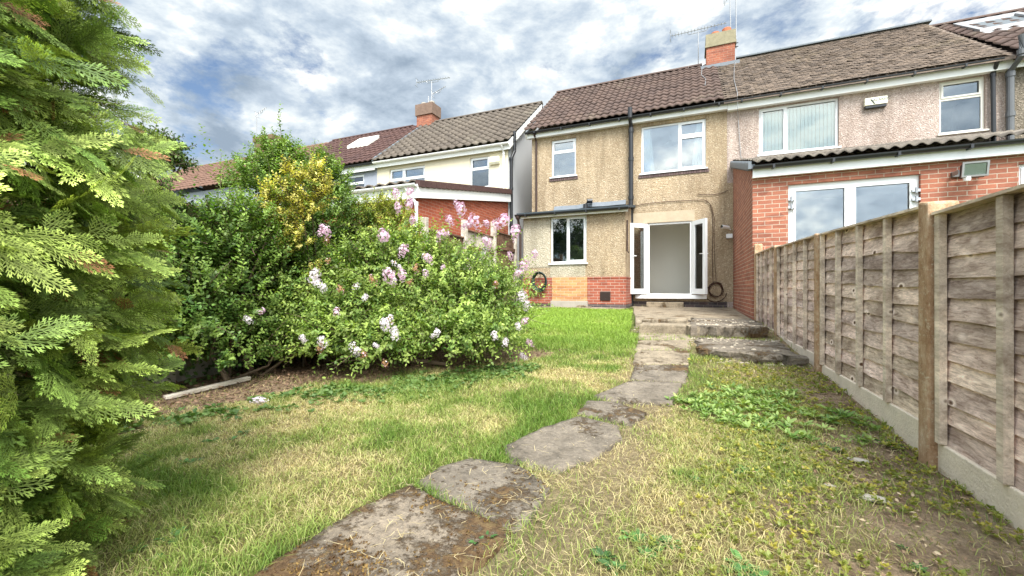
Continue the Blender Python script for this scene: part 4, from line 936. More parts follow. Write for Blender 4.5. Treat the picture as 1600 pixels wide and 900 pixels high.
# floodlight
c = onY(1524, 264, 8.45)
FL = thing('floodlight', (c.x, 8.69, c.z), 'silver rimmed black security floodlight on the red brick extension', 'floodlight')
m = MB(); tl = R(9)
def ft(a, b, cc): return Vector((c.x + a, 8.44 + b * math.cos(tl) - cc * math.sin(tl), c.z + b * math.sin(tl) * -1 + cc * math.cos(tl)))
def fb(m, a0, a1, b0, b1, c0, c1): m.hexa([ft(a0, b0, c0), ft(a1, b0, c0), ft(a1, b1, c0), ft(a0, b1, c0), ft(a0, b0, c1), ft(a1, b0, c1), ft(a1, b1, c1), ft(a0, b1, c1)])
fb(m, -.15, .15, 0, .02, -.11, -.085); fb(m, -.15, .15, 0, .02, .085, .11); fb(m, -.15, -.125, 0, .02, -.085, .085); fb(m, .125, .15, 0, .02, -.085, .085); m.build('rim', 'metal', FL)
m = MB(); fb(m, -.14, .14, .021, .10, -.10, .10); m.build('housing', 'black_pl', FL, bevel=.01)
m = MB(); fb(m, -.124, .124, .004, .012, -.084, .084); m.build('pane', 'glass_dark', FL)
m = MB(); m.add([ft(-.12, .013, -.08), ft(.12, .013, -.08), ft(.12, .013, .08), ft(-.12, .013, .08), ft(-.05, .0205, -.03), ft(.05, .0205, -.03), ft(.05, .0205, .03), ft(-.05, .0205, .03)], [(0, 1, 5, 4), (1, 2, 6, 5), (2, 3, 7, 6), (3, 0, 4, 7), (4, 5, 6, 7)]); m.build('reflector', 'lamp_glass', FL)
m = MB(); m.box(c.x - .17, c.x - .155, 8.5, 8.69, c.z - .04, c.z + .02); m.box(c.x + .155, c.x + .17, 8.5, 8.69, c.z - .04, c.z + .02); m.box(c.x - .17, c.x + .17, 8.67, 8.695, c.z - .05, c.z + .03); m.build('bracket', 'metal', FL)
m = MB(); m.tube([(c.x - .07, 8.5, c.z - .10), (c.x - .07, 8.5, c.z - .16)], .05, 12, .038); m.tube([(c.x - .07, 8.5, c.z - .1), (c.x - .04, 8.62, c.z - .03)], .02, 8); m.build('sensor', 'upvc', FL)

# ------------------------------------------------------------------ RIGHT FENCE
FX = 1.167
RF = thing('lap_fence', (FX, 5, .2), 'weathered grey brown lap panel fence with concrete posts along the right side', 'fence')
PY = [-1.16, .77, 2.79, 4.78, 6.85, 8.62]
TOP = [(1.30, 1.31), (1.315, 1.318), (1.372, 1.455), (1.462, 1.525), (1.555, 1.575)]; BOT = [.17, .20, .255, .32, .365]
FXY = [FX, FX, FX, FX, FX - .005, FX - .03]
def panel(i):
    y0, y1 = PY[i] + .055, PY[i + 1] - .055; xa = FXY[i]; xb = FXY[i + 1]; ta, tb = TOP[i]; zb = BOT[i]
    X = lambda t: xa + (xb - xa) * t
    m = MB(); n = 11; r = random.Random(i * 7 + 3); seg = 14
    for k in range(n):
        f0, f1 = k / n, (k + 1) / n
        w0 = [r.gauss(0, .005) for _ in range(seg + 1)]; w0 = [(w0[max(0, j - 1)] + w0[j] + w0[min(seg, j + 1)]) / 2 for j in range(seg + 1)]
        br = r.uniform(.62, 1.22); m.tone = (br, br * r.uniform(.96, 1.0), br * r.uniform(.9, 1.0)); vs = []
        for j in range(seg + 1):
            t = j / seg; y = y0 + (y1 - y0) * t; H_ = ta + (tb - ta) * t - zb
            zlo = zb + H_ * f0 - .006 + (w0[j] if k else 0); zhi = zb + H_ * f1 + .018
            x = X(t); vs += [(x - .020, y, zlo), (x - .004, y, min(zhi, zb + H_ - .002)), (x + .004, y, min(zhi, zb + H_ - .002)), (x - .010, y, zlo)]
        fs = []
        for j in range(seg):
            a = j * 4; fs += [(a, a + 1, a + 5, a + 4), (a + 1, a + 2, a + 6, a + 5), (a + 2, a + 3, a + 7, a + 6), (a + 3, a, a + 4, a + 7)]
        m.add(vs, fs)
    o = m.build('fence_panel', 'fence', RF, tone=True)
    m = MB(); nb = 4
    ts = [0.012, .25, .5, .75, .988] if i else [.012, .33, .66, .988]
    for t in ts:
        y = y0 + (y1 - y0) * t; x = X(t); zt = ta + (tb - ta) * t; lean = r.uniform(-.006, .006); b = r.uniform(.85, 1.12); m.tone = (b, b, b)
        for xx0, xx1 in ((x - .052, x - .0215), (x + .006, x + .03)):
            m.hexa([(xx0, y - .020 + lean, zb - .004), (xx1, y - .020 + lean, zb - .004), (xx1, y + .020 + lean, zb - .004), (xx0, y + .020 + lean, zb - .004), (xx0, y - .020, zt - .002), (xx1, y - .020, zt - .002), (xx1, y + .020, zt - .002), (xx0, y + .020, zt - .002)])
    m.build('batten', 'batten', o, tone=True)
    m = MB(); m.tone = (1.0, .98, .95)
    m.hexa([(X(0) - .062, y0, ta), (X(0) + .04, y0, ta), (X(1) + .04, y1, tb), (X(1) - .062, y1, tb), (X(0) - .062, y0, ta + .014), (X(0) + .04, y0, ta + .02), (X(1) + .04, y1, tb + .02), (X(1) - .062, y1, tb + .014)]); m.build('capping', 'batten', o, tone=True)
    m = MB(); m.hexa([(X(0) - .035, y0 - .01, -.2), (X(0) + .02, y0 - .01, -.2), (X(1) + .02, y1 + .01, -.2), (X(1) - .035, y1 + .01, -.2), (X(0) - .035, y0 - .01, zb - .008), (X(0) + .02, y0 - .01, zb - .008), (X(1) + .02, y1 + .01, zb - .008), (X(1) - .035, y1 + .01, zb - .008)])
    m.build('gravel_board', 'gravel', RF, bevel=.006)
for i in range(5): panel(i)
PT = [1.30, 1.34, 1.395, 1.475, 1.55, 1.76]
for i, (y, zt) in enumerate(zip(PY, PT)):
    x = FXY[i]; m = MB(); e = .05
    m.hexa([(x - .075, y - e, -.2), (x + .05, y - e, -.2), (x + .05, y + e, -.2), (x - .075, y + e, -.2), (x - .075, y - e, zt - .01), (x + .05, y - e, zt - .01), (x + .05, y + e, zt + .01), (x - .075, y + e, zt + .01)])
    m.build('post', 'post', RF, bevel=.012)

# ------------------------------------------------------------------ LEFT FENCE
LX = -4.62
LF = thing('board_fence', (LX, 6, .3), 'brown close board fence with pale posts along the left boundary behind the shrubs', 'fence')
ys = [-.6, .9, 2.4, 3.9, 5.3, 6.63, 8.15, 9.65, 11.05]
ftop = lambda y: float(np.interp(y, [-1, 5, 6.6, 9.65, 11.1], [1.7, 1.80, 1.98, 2.35, 2.5]))
for i, (a, b) in enumerate(zip(ys, ys[1:])):
    m = MB(); r = random.Random(i); y = a + .05
    while y < b - .06:
        br = r.uniform(.75, 1.15); m.tone = (br, br, br); t = min(y + .105, b - .05); z = ftop((a + b) / 2); m.hexa([(LX - .01, y, .5), (LX + .012, y, .5), (LX + .004, t, .5), (LX - .01, t, .5), (LX - .01, y, z), (LX + .012, y, z), (LX + .004, t, z), (LX - .01, t, z)]); y += .1
    z = ftop((a + b) / 2)
    o = m.build('fence_panel', 'fence_pale' if i == 6 else 'fence_brown', LF, tone=True)
    if i == 6: o['label'] = 'pale newer fence panel'
    m = MB(); m.box(LX + .013, LX + .05, a + .05, b - .05, z - .42, z - .33); m.box(LX - .04, LX + .04, a + .05, b - .05, z + .002, z + .03); m.build('rail', 'fence_brown', o, tone=True)
    m = MB(); m.box(LX - .03, LX + .03, a + .04, b - .04, -.2, .49); m.build('gravel_board', 'concrete', LF)
for i, y in enumerate(ys):
    m = MB(); zt = ftop(y) + (.32 if 5 <= i <= 7 else .06); m.box(LX - .05, LX + .075, y - .048, y + .048, -.2, zt); m.build('post', 'fence_pale', LF, bevel=.006, tone=True)

# ------------------------------------------------------------------ FOLIAGE
def frames(d, n):
    d = d / np.linalg.norm(d, axis=1, keepdims=True); n = n - (n * d).sum(1, keepdims=True) * d
    n = n / np.maximum(np.linalg.norm(n, axis=1, keepdims=True), 1e-6); s = np.cross(n, d)
    return np.stack([d, s, n], 2)      # columns: along, side, normal
def scatter(bv, bf, pos, fr, scale, cols, name, mat, parent=None, vcol=None):
    """copies of a small base mesh merged into one mesh; cols (M,3) per copy, vcol (n,) brightness per base vertex"""
    bv = np.asarray(bv, float); bf = np.asarray(bf, int); Mn = len(pos); nb = len(bv)
    sc = np.asarray(scale); sc = np.repeat(sc[:, None], 3, 1) if sc.ndim == 1 else sc
    V = np.einsum('mij,mnj->mni', fr, bv[None] * sc[:, None, :]) + pos[:, None, :]
    F = (bf[None] + (np.arange(Mn) * nb)[:, None, None]).reshape(-1, bf.shape[1])
    C = np.repeat(cols[:, None, :], nb, 1)
    if vcol is not None: C = C * np.asarray(vcol)[None, :, None] if np.ndim(vcol) == 1 else C * np.asarray(vcol)[None]
    me = npmesh(name, V.reshape(-1, 3), F, C.reshape(-1, 3)); return link(name, me, mat, parent)
LEAF_V = [(0, 0, 0), (.35, .26, .05), (.35, -.26, .05), (.72, .20, .03), (.72, -.20, .03), (1, 0, -.08), (.35, 0, 0), (.72, 0, -.02)]
LEAF_F = [(0, 6, 1, 1), (0, 2, 6, 6), (6, 7, 3, 1), (6, 2, 4, 7), (7, 5, 3, 3), (7, 4, 5, 5)]
LEAF_T = [(0, 6, 1), (0, 2, 6), (6, 7, 3), (6, 3, 1), (6, 2, 4), (6, 4, 7), (7, 5, 3), (7, 4, 5)]
LEAF2_V = [(0, 0, 0), (.45, .24, .06), (1, 0, -.04), (.45, -.24, .06)]; LEAF2_T = [(0, 2, 1), (0, 3, 2)]
def unit(a): return a / np.maximum(np.linalg.norm(a, axis=1, keepdims=True), 1e-9)

def shoots(base, dirs, length, nleaf, lsize, r, droop=.25, spread=.9, pair=False):
    """leaves along curved shoots: base (S,3), dirs (S,3), length (S,) -> positions, frames, sizes, index of shoot, fraction"""
    S = len(base); k = nleaf; t = (np.arange(k) + .5) / k
    T = np.broadcast_to(t, (S, k)); L_ = length[:, None]
    P = base[:, None] + dirs[:, None] * (T * L_)[..., None]; P[..., 2] -= droop * (T * L_) ** 2 / np.maximum(length[:, None], .05)
    tan = dirs[:, None] + np.zeros((S, k, 3)); tan[..., 2] -= 2 * droop * T; tan = unit(tan.reshape(-1, 3))
    ang = (np.arange(k) * (math.pi if pair else 2.4))[None] + r.uniform(0, 6.28, (S, 1)) + r.normal(0, .3, (S, k)); ang = ang.reshape(-1)
    ref = np.where(np.abs(tan[:, 2:3]) > .9, np.array([[1., 0, 0]]), np.array([[0, 0, 1.]])); a = unit(np.cross(tan, ref)); b = np.cross(tan, a)
    side = a * np.cos(ang)[:, None] + b * np.sin(ang)[:, None]
    d = unit(tan * (1 - spread * .55) + side * spread); d[:, 2] -= .15
    nrm = unit(tan * .6 + np.array([[0, 0, .8]]) + r.normal(0, .35, d.shape))
    sz = lsize * (1 - .35 * T.reshape(-1)) * r.uniform(.75, 1.2, S * k)
    return P.reshape(-1, 3), frames(d, nrm), sz, np.repeat(np.arange(S), k), T.reshape(-1)

def crown_points(n, blobs, r, inner=.45):
    """points and outward directions spread through the outer volume of a union of ellipsoids"""
    w_ = np.array([b[3] * b[4] + b[4] * b[5] for b in blobs]); idx = r.choice(len(blobs), n, p=w_ / w_.sum()); B = np.array(blobs)[idx]
    d = unit(r.normal(size=(n, 3))); d[:, 2] = np.where(d[:, 2] < -.55, -d[:, 2], d[:, 2])
    lump = .80 + .40 * fbm(d[:, 0] * 2 + idx * 5, d[:, 1] * 2 + d[:, 2] * 3, 1.6, 8, 3)
    rad = (inner + (1 - inner) * r.uniform(0, 1, n) ** .5) * lump
    P = B[:, :3] + d * B[:, 3:6] * rad[:, None]
    return P, d, idx, rad
def shrub(name, label, cat, base, blobs, nsh, nleaf, lsize, slen, colf, seed, droop=.2, spread=.9, group=None, up=.5, stems=7, inner=.45, leaf='leaf', extra=None, zmin=.1, leafgeo=None):
    r = np.random.default_rng(seed); T = thing(name, base, label, cat, group)
    P, d, idx, rad = crown_points(nsh, blobs, r, inner)
    dd = unit(d + np.array([[0, 0, up]]) + r.normal(0, .35, d.shape)); ln = r.uniform(slen * .55, slen * 1.3, nsh)
    if extra is not None: P = np.concatenate([P, extra[0]]); dd = np.concatenate([dd, unit(extra[1])]); ln = np.concatenate([ln, extra[2]])
    P = P - dd * ln[:, None] * .55
    lp, fr, sz, si, tt = shoots(P, dd, ln, nleaf, lsize, r, droop, spread)
    keep = lp[:, 2] > zmin + ground(lp[:, 0], lp[:, 1]); cols = colf(r, lp, si, tt, len(P))
    lg = leafgeo or (LEAF_V, LEAF_T)
    scatter(lg[0], lg[1], lp[keep], fr[keep], sz[keep], cols[keep], 'leaves', leaf, T)
    # shoots' stalks
    m = MB()
    sub = r.choice(len(P), min(len(P), 700), replace=False)
    for i in sub:
        q = [P[i] + dd[i] * ln[i] * t - np.array([0, 0, droop * t * t * ln[i]]) for t in (0, .5, 1)]
        m.tube([tuple(a) for a in q], .0045, 4, .0015, cap=False)
    for i in range(stems):
        j = r.integers(len(blobs)); b = blobs[j]; e = np.array(b[:3]) + r.normal(0, .35, 3) * np.array(b[3:6]); e[2] = max(e[2], base[2] + .4)
        s = np.array(base) + np.array([r.normal(0, .10), r.normal(0, .10), -.03]); mid = (s + e) / 2 + r.normal(0, .08, 3)
        m.tube([tuple(s), tuple(s * .6 + mid * .4), tuple(mid), tuple(e)], .022, 6, .006)
    m.build('stems', 'bark', T); return T

def cl(a): return np.array(a, float)
def tint(cols, r, n, s=.25): return cols * np.clip(r.normal(1, s, (n, 1)), .45, 1.7)

# --- conifer --------------------------------------------------------------------
def spray_geo():
    V = []; F = []; B = []
    def seg(p, d, L, w_, z=0, br=1.0):
        s = np.array([-d[1], d[0]]); b = len(V)
        for q, wd, zz in ((p, w_ * .5, 0), (p + d * L * .45, w_, .0), (p + d * L, w_ * .25, 0)):
            V.append((*(q + s * wd), z)); V.append((*(q - s * wd), z)); B.append(br); B.append(br)
        F.append((b, b + 1, b + 3, b + 2)); F.append((b + 2, b + 3, b + 5, b + 4))
    rr = random.Random(3)
    def rot(d, a): c, s = math.cos(a), math.sin(a); return np.array([d[0] * c - d[1] * s, d[0] * s + d[1] * c])
    d0 = np.array([1., 0]); seg(np.zeros(2), d0, 1.0, .016, br=.7)
    n = 6
    for i in range(n):
        for sgn in (-1, 1):
            t = (i + .5 + .25 * sgn) / n; t = max(.04, t); L1 = (.50 * (1 - t) ** .7 + .15) * rr.uniform(.65, 1.2)
            if t < .2: L1 *= .75
            p = d0 * t; d = rot(d0, sgn * R(36 - 8 * t + rr.uniform(-7, 7))); seg(p, d, L1, .0165, br=.72)
            m = max(1, int(L1 / .125))
            for j in range(m):
                for s2 in (-1, 1):
                    u = (j + .6 + .2 * s2) / m * .9; L2 = .17 * (1 - u * .35) * rr.uniform(.8, 1.1)
                    if L2 < .03: continue
                    seg(p + d * L1 * u, rot(d, s2 * R(34 + rr.uniform(-8, 8))), L2, .0155, br=.95 + .75 * u)
            seg(p + d * L1 * .86, d, .11, .017, br=1.9)
    V_ = np.array(V, float); V_[:, 2] = -.12 * V_[:, 0] ** 2 - .12 * V_[:, 1] ** 2 + .04 * np.abs(V_[:, 1])
    return V_, np.array(F), np.array(B)
SV, SF, SB = spray_geo()
CC = np.array([-2.20, .26])
def conifer():
    r = np.random.default_rng(4); base = (CC[0], CC[1], gz(*CC)); T = thing('conifer_tree', base, 'tall bright green conifer with flat feathery sprays filling the left edge', 'tree')
    RZp = [-.05, .1, .54, .95, 1.22, 1.56, 1.8, 2.05, 2.3, 2.6, 2.9, 3.1]; RR = [.58, .62, .72, .75, .76, .66, .61, .55, .47, .34, .16, .03]
    def surf(n, inner, outer):
        z = r.choice(np.array([1.0]), n) * r.uniform(.0, 3.1, n); a = r.uniform(0, 2 * math.pi, n)
        Rr = np.interp(z, RZp, RR)
        keep = r.uniform(0, 1, n) < Rr / .8; camang = math.atan2(-CC[1], -CC[0]); back = np.cos(a - camang) < -.35; keep &= ~(back & (r.uniform(0, 1, n) < .6))
        z, a, Rr = z[keep], a[keep], Rr[keep]
        lump = .86 + .26 * fbm(a * 1.6 + 20, z * 1.3, 2.2, 4, 3); f = r.uniform(inner, outer, len(z)) * lump
        P = np.stack([CC[0] + np.cos(a) * Rr * f, CC[1] + np.sin(a) * Rr * f, z + .05], 1); O = np.stack([np.cos(a), np.sin(a), 0 * a], 1); return P, O, a, f
    # boughs: each carries a fan of sprays, so the crown reads as layered clumps
    P, O, a, f = surf(4300, .64, 1.0)
    n = len(P); k = 6
    bd = unit(O * .75 + np.stack([-np.sin(a), np.cos(a), 0 * a], 1) * r.normal(0, .75, (n, 1)) + np.array([[0, 0, 1]]) * r.normal(.0, .38, (n, 1)))
    bl = r.uniform(.09, .22, n); up = unit(np.array([[0, 0, .55]]) + O * r.uniform(.5, 1.3, (n, 1)) + r.normal(0, .38, (n, 3)))
    FRB = frames(bd, up); sd = FRB[:, :, 1]
    pos = []; dr = []; nm = []; sc = []; cb = []
    bt = r.normal(1, .22, n); hue = r.uniform(0, 1, n)
    for j in range(k):
        t = j / (k - 1); sg = (-1) ** j; q = P + bd * (bl * (t - .5))[:, None]; q[:, 2] -= .03 * t
        d = unit(bd * (.75 + t) + sd * sg * (1 - t) * r.uniform(.6, 1.1, (n, 1)) + np.array([[0, 0, -1]]) * r.uniform(.02, .28, (n, 1)) + r.normal(0, .08, (n, 3)))
        pos.append(q); dr.append(d); nm.append(FRB[:, :, 2] + r.normal(0, .22, (n, 3))); sc.append(r.uniform(.06, .115, n) * (1.05 - .15 * t)); cb.append(np.stack([bt * r.uniform(.8, 1.2, n), hue], 1))
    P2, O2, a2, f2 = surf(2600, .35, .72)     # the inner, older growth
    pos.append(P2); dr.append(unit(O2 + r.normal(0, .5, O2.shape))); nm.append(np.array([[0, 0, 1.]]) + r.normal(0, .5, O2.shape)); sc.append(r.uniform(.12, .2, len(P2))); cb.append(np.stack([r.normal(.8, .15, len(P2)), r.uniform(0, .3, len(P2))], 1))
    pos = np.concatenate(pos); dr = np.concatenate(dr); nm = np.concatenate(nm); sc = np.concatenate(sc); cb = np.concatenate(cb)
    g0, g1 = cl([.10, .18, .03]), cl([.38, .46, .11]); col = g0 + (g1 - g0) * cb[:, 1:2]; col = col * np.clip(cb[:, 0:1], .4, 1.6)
    dead = r.uniform(0, 1, len(pos)) < .015; col[dead] = cl([.26, .12, .055])
    keep = pos[:, 2] > .06
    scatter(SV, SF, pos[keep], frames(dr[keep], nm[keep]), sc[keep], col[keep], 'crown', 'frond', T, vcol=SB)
    m = MB(); m.tube([(CC[0], CC[1], -.1), (CC[0] + .02, CC[1], 1.2), (CC[0], CC[1] + .02, 2.3), (CC[0], CC[1], 3.05)], .085, 10, .01); m.build('trunk', 'bark', T)
    m = MB()
    for i in range(260):
        z = r.uniform(.1, 2.8); a = r.uniform(0, 6.28); Rr = np.interp(z, RZp, RR) * .8; s = (CC[0], CC[1], z - .05); e = (CC[0] + math.cos(a) * Rr, CC[1] + math.sin(a) * Rr, z + r.uniform(-.02, .12))
        mid = tuple((np.array(s) + np.array(e)) / 2 + r.normal(0, .02, 3)); m.tube([s, mid, e], .010, 5, .003, cap=False)
    m.build('branches', 'bark', T)
conifer()

# --- colour recipes ----------------------------------------------------------------
def col_mix(c0, c1, s=.22, tip=.25, c2=None, p2=0):
    def f(r, lp, si, tt, S):
        h = r.uniform(0, 1, S)[si]; b = np.clip(r.normal(1, s, S), .5, 1.6)[si]
        c = cl(c0)[None] + (cl(c1) - cl(c0))[None] * np.clip(h + tt * tip - .1 + r.normal(0, .12, len(lp)), 0, 1)[:, None]
        if c2 is not None: k = (r.uniform(0, 1, S) < p2)[si]; c[k] = cl(c2)
        return c * (b * r.uniform(.85, 1.15, len(lp)))[:, None]
    return f
PRIVET = col_mix((.08, .165, .035), (.23, .33, .07)); LILAC = col_mix((.10, .185, .035), (.33, .42, .10), .22, .3)
def ext(pts, dirs, lens): return (np.array(pts, float), np.array(dirs, float), np.array(lens, float))
# dark privet hedge: three bushes in a row along the left fence
b = (-4.05, 2.75, gz(-4.05, 2.75)); b1 = [(-4.15, 2.6, .45, .5, .8, .4), (-4.15, 3.3, .5, .45, .5, .45), (-4.2, 2.75, 1.0, .50, .62, .85), (-4.15, 2.25, .8, .5, .5, .65), (-4.1, 3.15, .95, .42, .5, .75), (-4.1, 2.7, 1.5, .40, .5, .42), (-4.3, 2.2, 1.3, .4, .45, .5)]
tops = [onF(u, v, 4.3) for u, v in ((300, 232), (318, 214), (282, 240), (262, 236), (345, 262), (330, 240), (272, 262), (305, 262))]
shrub('privet_shrub', 'dense dark green shrub between the conifer and the flowering bush', 'shrub', b, b1, 2300, 15, .050, .24, PRIVET, 21, droop=.1, group='shrubs along the left fence', up=.8,
      extra=ext([tuple(p) for p in tops], [(rnd.uniform(-.3, .3), 0, 1) for _ in tops], [.42] * len(tops)), leafgeo=None)
b = (-4.35, 4.1, gz(-4.3, 4.1)); b2 = [(-4.6, 3.75, 1.2, .62, .7, 1.0), (-4.7, 3.6, 1.95, .45, .50, .60), (-4.5, 4.2, 1.9, .45, .5, .6), (-4.3, 4.7, 1.5, .45, .45, .8), (-4.1, 4.5, .7, .5, .6, .6)] + [(p.x, p.y, p.z, .30, .30, .28) for p in (onF(420, 268, 5.3), onF(455, 262, 5.3), onF(495, 268, 5.4), onF(385, 280, 5.2), onF(515, 285, 5.4), onF(430, 245, 5.3))] + [(p.x, p.y, p.z, .28, .28, .26) for p in (onF(480, 395, 4.8), onF(445, 425, 4.7), onF(500, 350, 5.1), onF(520, 320, 5.3))]
tops = [onF(u, v, 5.3) for u, v in ((437, 176), (437, 190), (438, 206), (433, 220), (402, 230), (415, 228), (390, 240), (452, 218), (445, 232), (530, 236), (500, 246), (470, 238), (420, 240), (395, 262))]
shrub('privet_shrub', 'tallest green shrub with thin upright sprigs against the sky', 'shrub', b, b2, 3000, 15, .050, .26, col_mix((.08, .155, .03), (.23, .33, .075)), 22, droop=.08, group='shrubs along the left fence', up=.9,
      extra=ext([tuple(p) for p in tops], [(rnd.uniform(-.2, .2), 0, 1) for _ in tops], [.40] * len(tops)))
b = (-3.98, 3.5, gz(-3.98, 3.5))
sp = [onF(u, v, 4.45) for u, v in ((493, 268), (462, 272), (500, 285), (455, 300), (425, 305), (430, 320), (470, 330), (445, 345), (485, 320), (420, 345), (500, 300), (465, 375), (440, 388))]
b3 = [(p.x, p.y, p.z, .15, .15, .16) for p in sp] + [(-3.75, 3.35, .9, .15, .15, .4)]
shrub('variegated_shrub', 'golden yellow variegated shrub standing against the dark green hedge', 'shrub', b, b3, 520, 14, .045, .16, col_mix((.50, .45, .085), (.74, .66, .22), .2, .2, (.20, .27, .05), .28), 23, droop=.05, stems=2, group=None, up=.9, inner=.2)
b = (-3.75, 4.9, gz(-3.75, 4.9))
sp = [onF(u, v, 5.9) for u, v in ((562, 335), (585, 325), (605, 340), (630, 352), (600, 358), (575, 355), (645, 370), (555, 360), (620, 330), (640, 385), (590, 380))]
b4 = [(p.x, p.y, p.z, .24, .24, .24) for p in sp] + [(-3.75, 4.9, .9, .3, .3, .5)]
shrub('yellow_green_shrub', 'yellow green leafy shrub rising behind the flowering bush', 'shrub', b, b4, 620, 14, .045, .2, col_mix((.22, .29, .045), (.50, .50, .10), .2, .3), 24, droop=.08, up=.8, inner=.2)
# small leaved tree just behind the conifer
b = (-4.3, 1.35, gz(-4.3, 1.35))
sp = [onF(u, v, 3.6) for u, v in ((245, 225), (262, 235), (235, 245), (250, 260), (225, 215), (270, 250), (240, 300), (265, 320), (240, 350))]
b5 = [(p.x, p.y, p.z, .17, .17, .12) for p in sp] + [(-4.2, 1.6, 1.3, .4, .4, .5), (-4.1, 1.7, .8, .4, .4, .5)]
shrub('small_leaved_shrub', 'sparse dark leaved shrub peeping out behind the conifer', 'shrub', b, b5, 700, 13, .045, .2, col_mix((.035, .075, .018), (.10, .16, .03)), 25, up=.4, inner=.3)

# --- the flowering bush --------------------------------------------------------------
BB = (-3.0, 4.2, gz(-3.0, 4.2))
bl = [(-3.45, 3.55, .66, .70, .62, .56), (-3.15, 4.25, .98, .90, .80, .66), (-2.45, 4.3, .75, .70, .70, .60), (-2.15, 4.5, .78, .50, .6, .56), (-3.72, 3.3, .62, .5, .42, .50), (-3.6, 3.2, .40, .45, .35, .32),
      (-2.95, 4.6, 1.12, .8, .6, .5), (-2.25, 4.15, .5, .6, .5, .42), (-3.1, 3.7, .5, .6, .45, .4)] + [(p.x, p.y, p.z, a_, b_, c_) for p, a_, b_, c_ in ((onF(515, 525, 4.15), .42, .38, .34), (onF(590, 540, 4.1), .42, .36, .32), (onF(700, 525, 4.2), .45, .36, .36), (onF(765, 525, 4.3), .36, .32, .32), (onF(620, 395, 5.0), .5, .45, .40), (onF(560, 410, 4.8), .42, .4, .36))]
arch = [((u, v), t) for (u, v), t in (((720, 330), 4.9), ((745, 355), 4.9), ((765, 350), 4.9), ((785, 350), 4.8), ((800, 365), 4.8), ((700, 350), 5.0), ((770, 385), 4.8), ((815, 420), 4.7), ((822, 455), 4.6), ((808, 400), 4.7), ((825, 490), 4.5),
        ((620, 305), 5.2), ((655, 340), 5.1), ((520, 362), 4.7), ((605, 370), 4.8), ((810, 520), 4.4), ((818, 560), 4.3), ((640, 330), 5.1), ((550, 350), 4.9), ((690, 335), 5.0))]
pts = [onF(*p, t) for p, t in arch]
for _ in range(230):
    b_ = bl[rnd.choice([0, 1, 1, 1, 2, 2, 3, 4, 6])]; a_ = rnd.uniform(0, 6.28); e_ = rnd.uniform(.0, 1.4); pts.append(Vector((b_[0] + math.cos(a_) * math.cos(e_) * b_[3] * 1.16, b_[1] + math.sin(a_) * math.cos(e_) * b_[4] * 1.16, b_[2] + math.sin(e_) * b_[5] * 1.18)))
cen = Vector((-2.75, 4.3, .9))
ed_ = [tuple((p - cen).normalized() + Vector((0, 0, .4))) for p in pts]
BUSH = shrub('flowering_bush', 'wide arching bush dotted with pink and white flower heads on the lawn edge', 'bush', BB, bl, 3700, 14, .052, .34, LILAC, 31, droop=.30, spread=.8, up=.45, stems=16, inner=.35,
             extra=ext([tuple(p) for p in pts], ed_, [rnd.uniform(.38, .62) for _ in pts]), zmin=.06)
def flower_mesh(seed, pink, n=60, brown=0):
    r = np.random.default_rng(seed); fl = []
    V = [(0, 0, 0)] + [(math.cos(k * 2 * math.pi / 5) * f, math.sin(k * 2 * math.pi / 5) * f, h) for k in range(5) for f, h in ((1, .12),)]
    V = []; F = []
    for k in range(5):
        a = k * 2 * math.pi / 5; b_ = len(V); c, s = math.cos(a), math.sin(a); 
        for rad, wd, h in ((.05, .05, 0), (.6, .32, .12), (1, .0, .05)):
            if wd: V += [(c * rad - s * wd, s * rad + c * wd, h), (c * rad + s * wd, s * rad - c * wd, h)]
            else: V += [(c * rad, s * rad, h), (c * rad, s * rad, h)]
        F += [(b_, b_ + 1, b_ + 3, b_ + 2), (b_ + 2, b_ + 3, b_ + 4, b_ + 4)][:1] ; F += [(b_ + 2, b_ + 3, b_ + 5, b_ + 4)]
    d = unit(r.normal(size=(n, 3)) + np.array([[0, 0, .5]])); P = d * np.array([[.05, .05, .075]]) * r.uniform(.55, 1.05, (n, 1))
    c0, c1 = (cl([.66, .40, .55]), cl([.84, .70, .79])) if pink else (cl([.78, .68, .76]), cl([.86, .82, .84]))
    col = c0 + (c1 - c0) * r.uniform(0, 1, (n, 1))
    if brown: k = r.uniform(0, 1, n) < brown; col[k] = cl([.40, .22, .11])
    # bake into an unparented mesh
    V = np.array(V); F = np.array(F); fr = frames(d, r.normal(size=d.shape)); fr = fr[:, :, [2, 1, 0]]
    VV = np.einsum('mij,mnj->mni', fr, V[None] * .013) + P[:, None]; FF = (F[None] + (np.arange(n) * len(V))[:, None, None]).reshape(-1, 4)
    me = npmesh('flower_head', VV.reshape(-1, 3), FF, np.repeat(col[:, None], len(V), 1).reshape(-1, 3)); me.materials.append(M['petal']); return me
FM = [flower_mesh(1, True, 75), flower_mesh(2, False, 60), flower_mesh(3, True, 45, .15), flower_mesh(4, False, 40, .2), flower_mesh(5, True, 45, .85)]
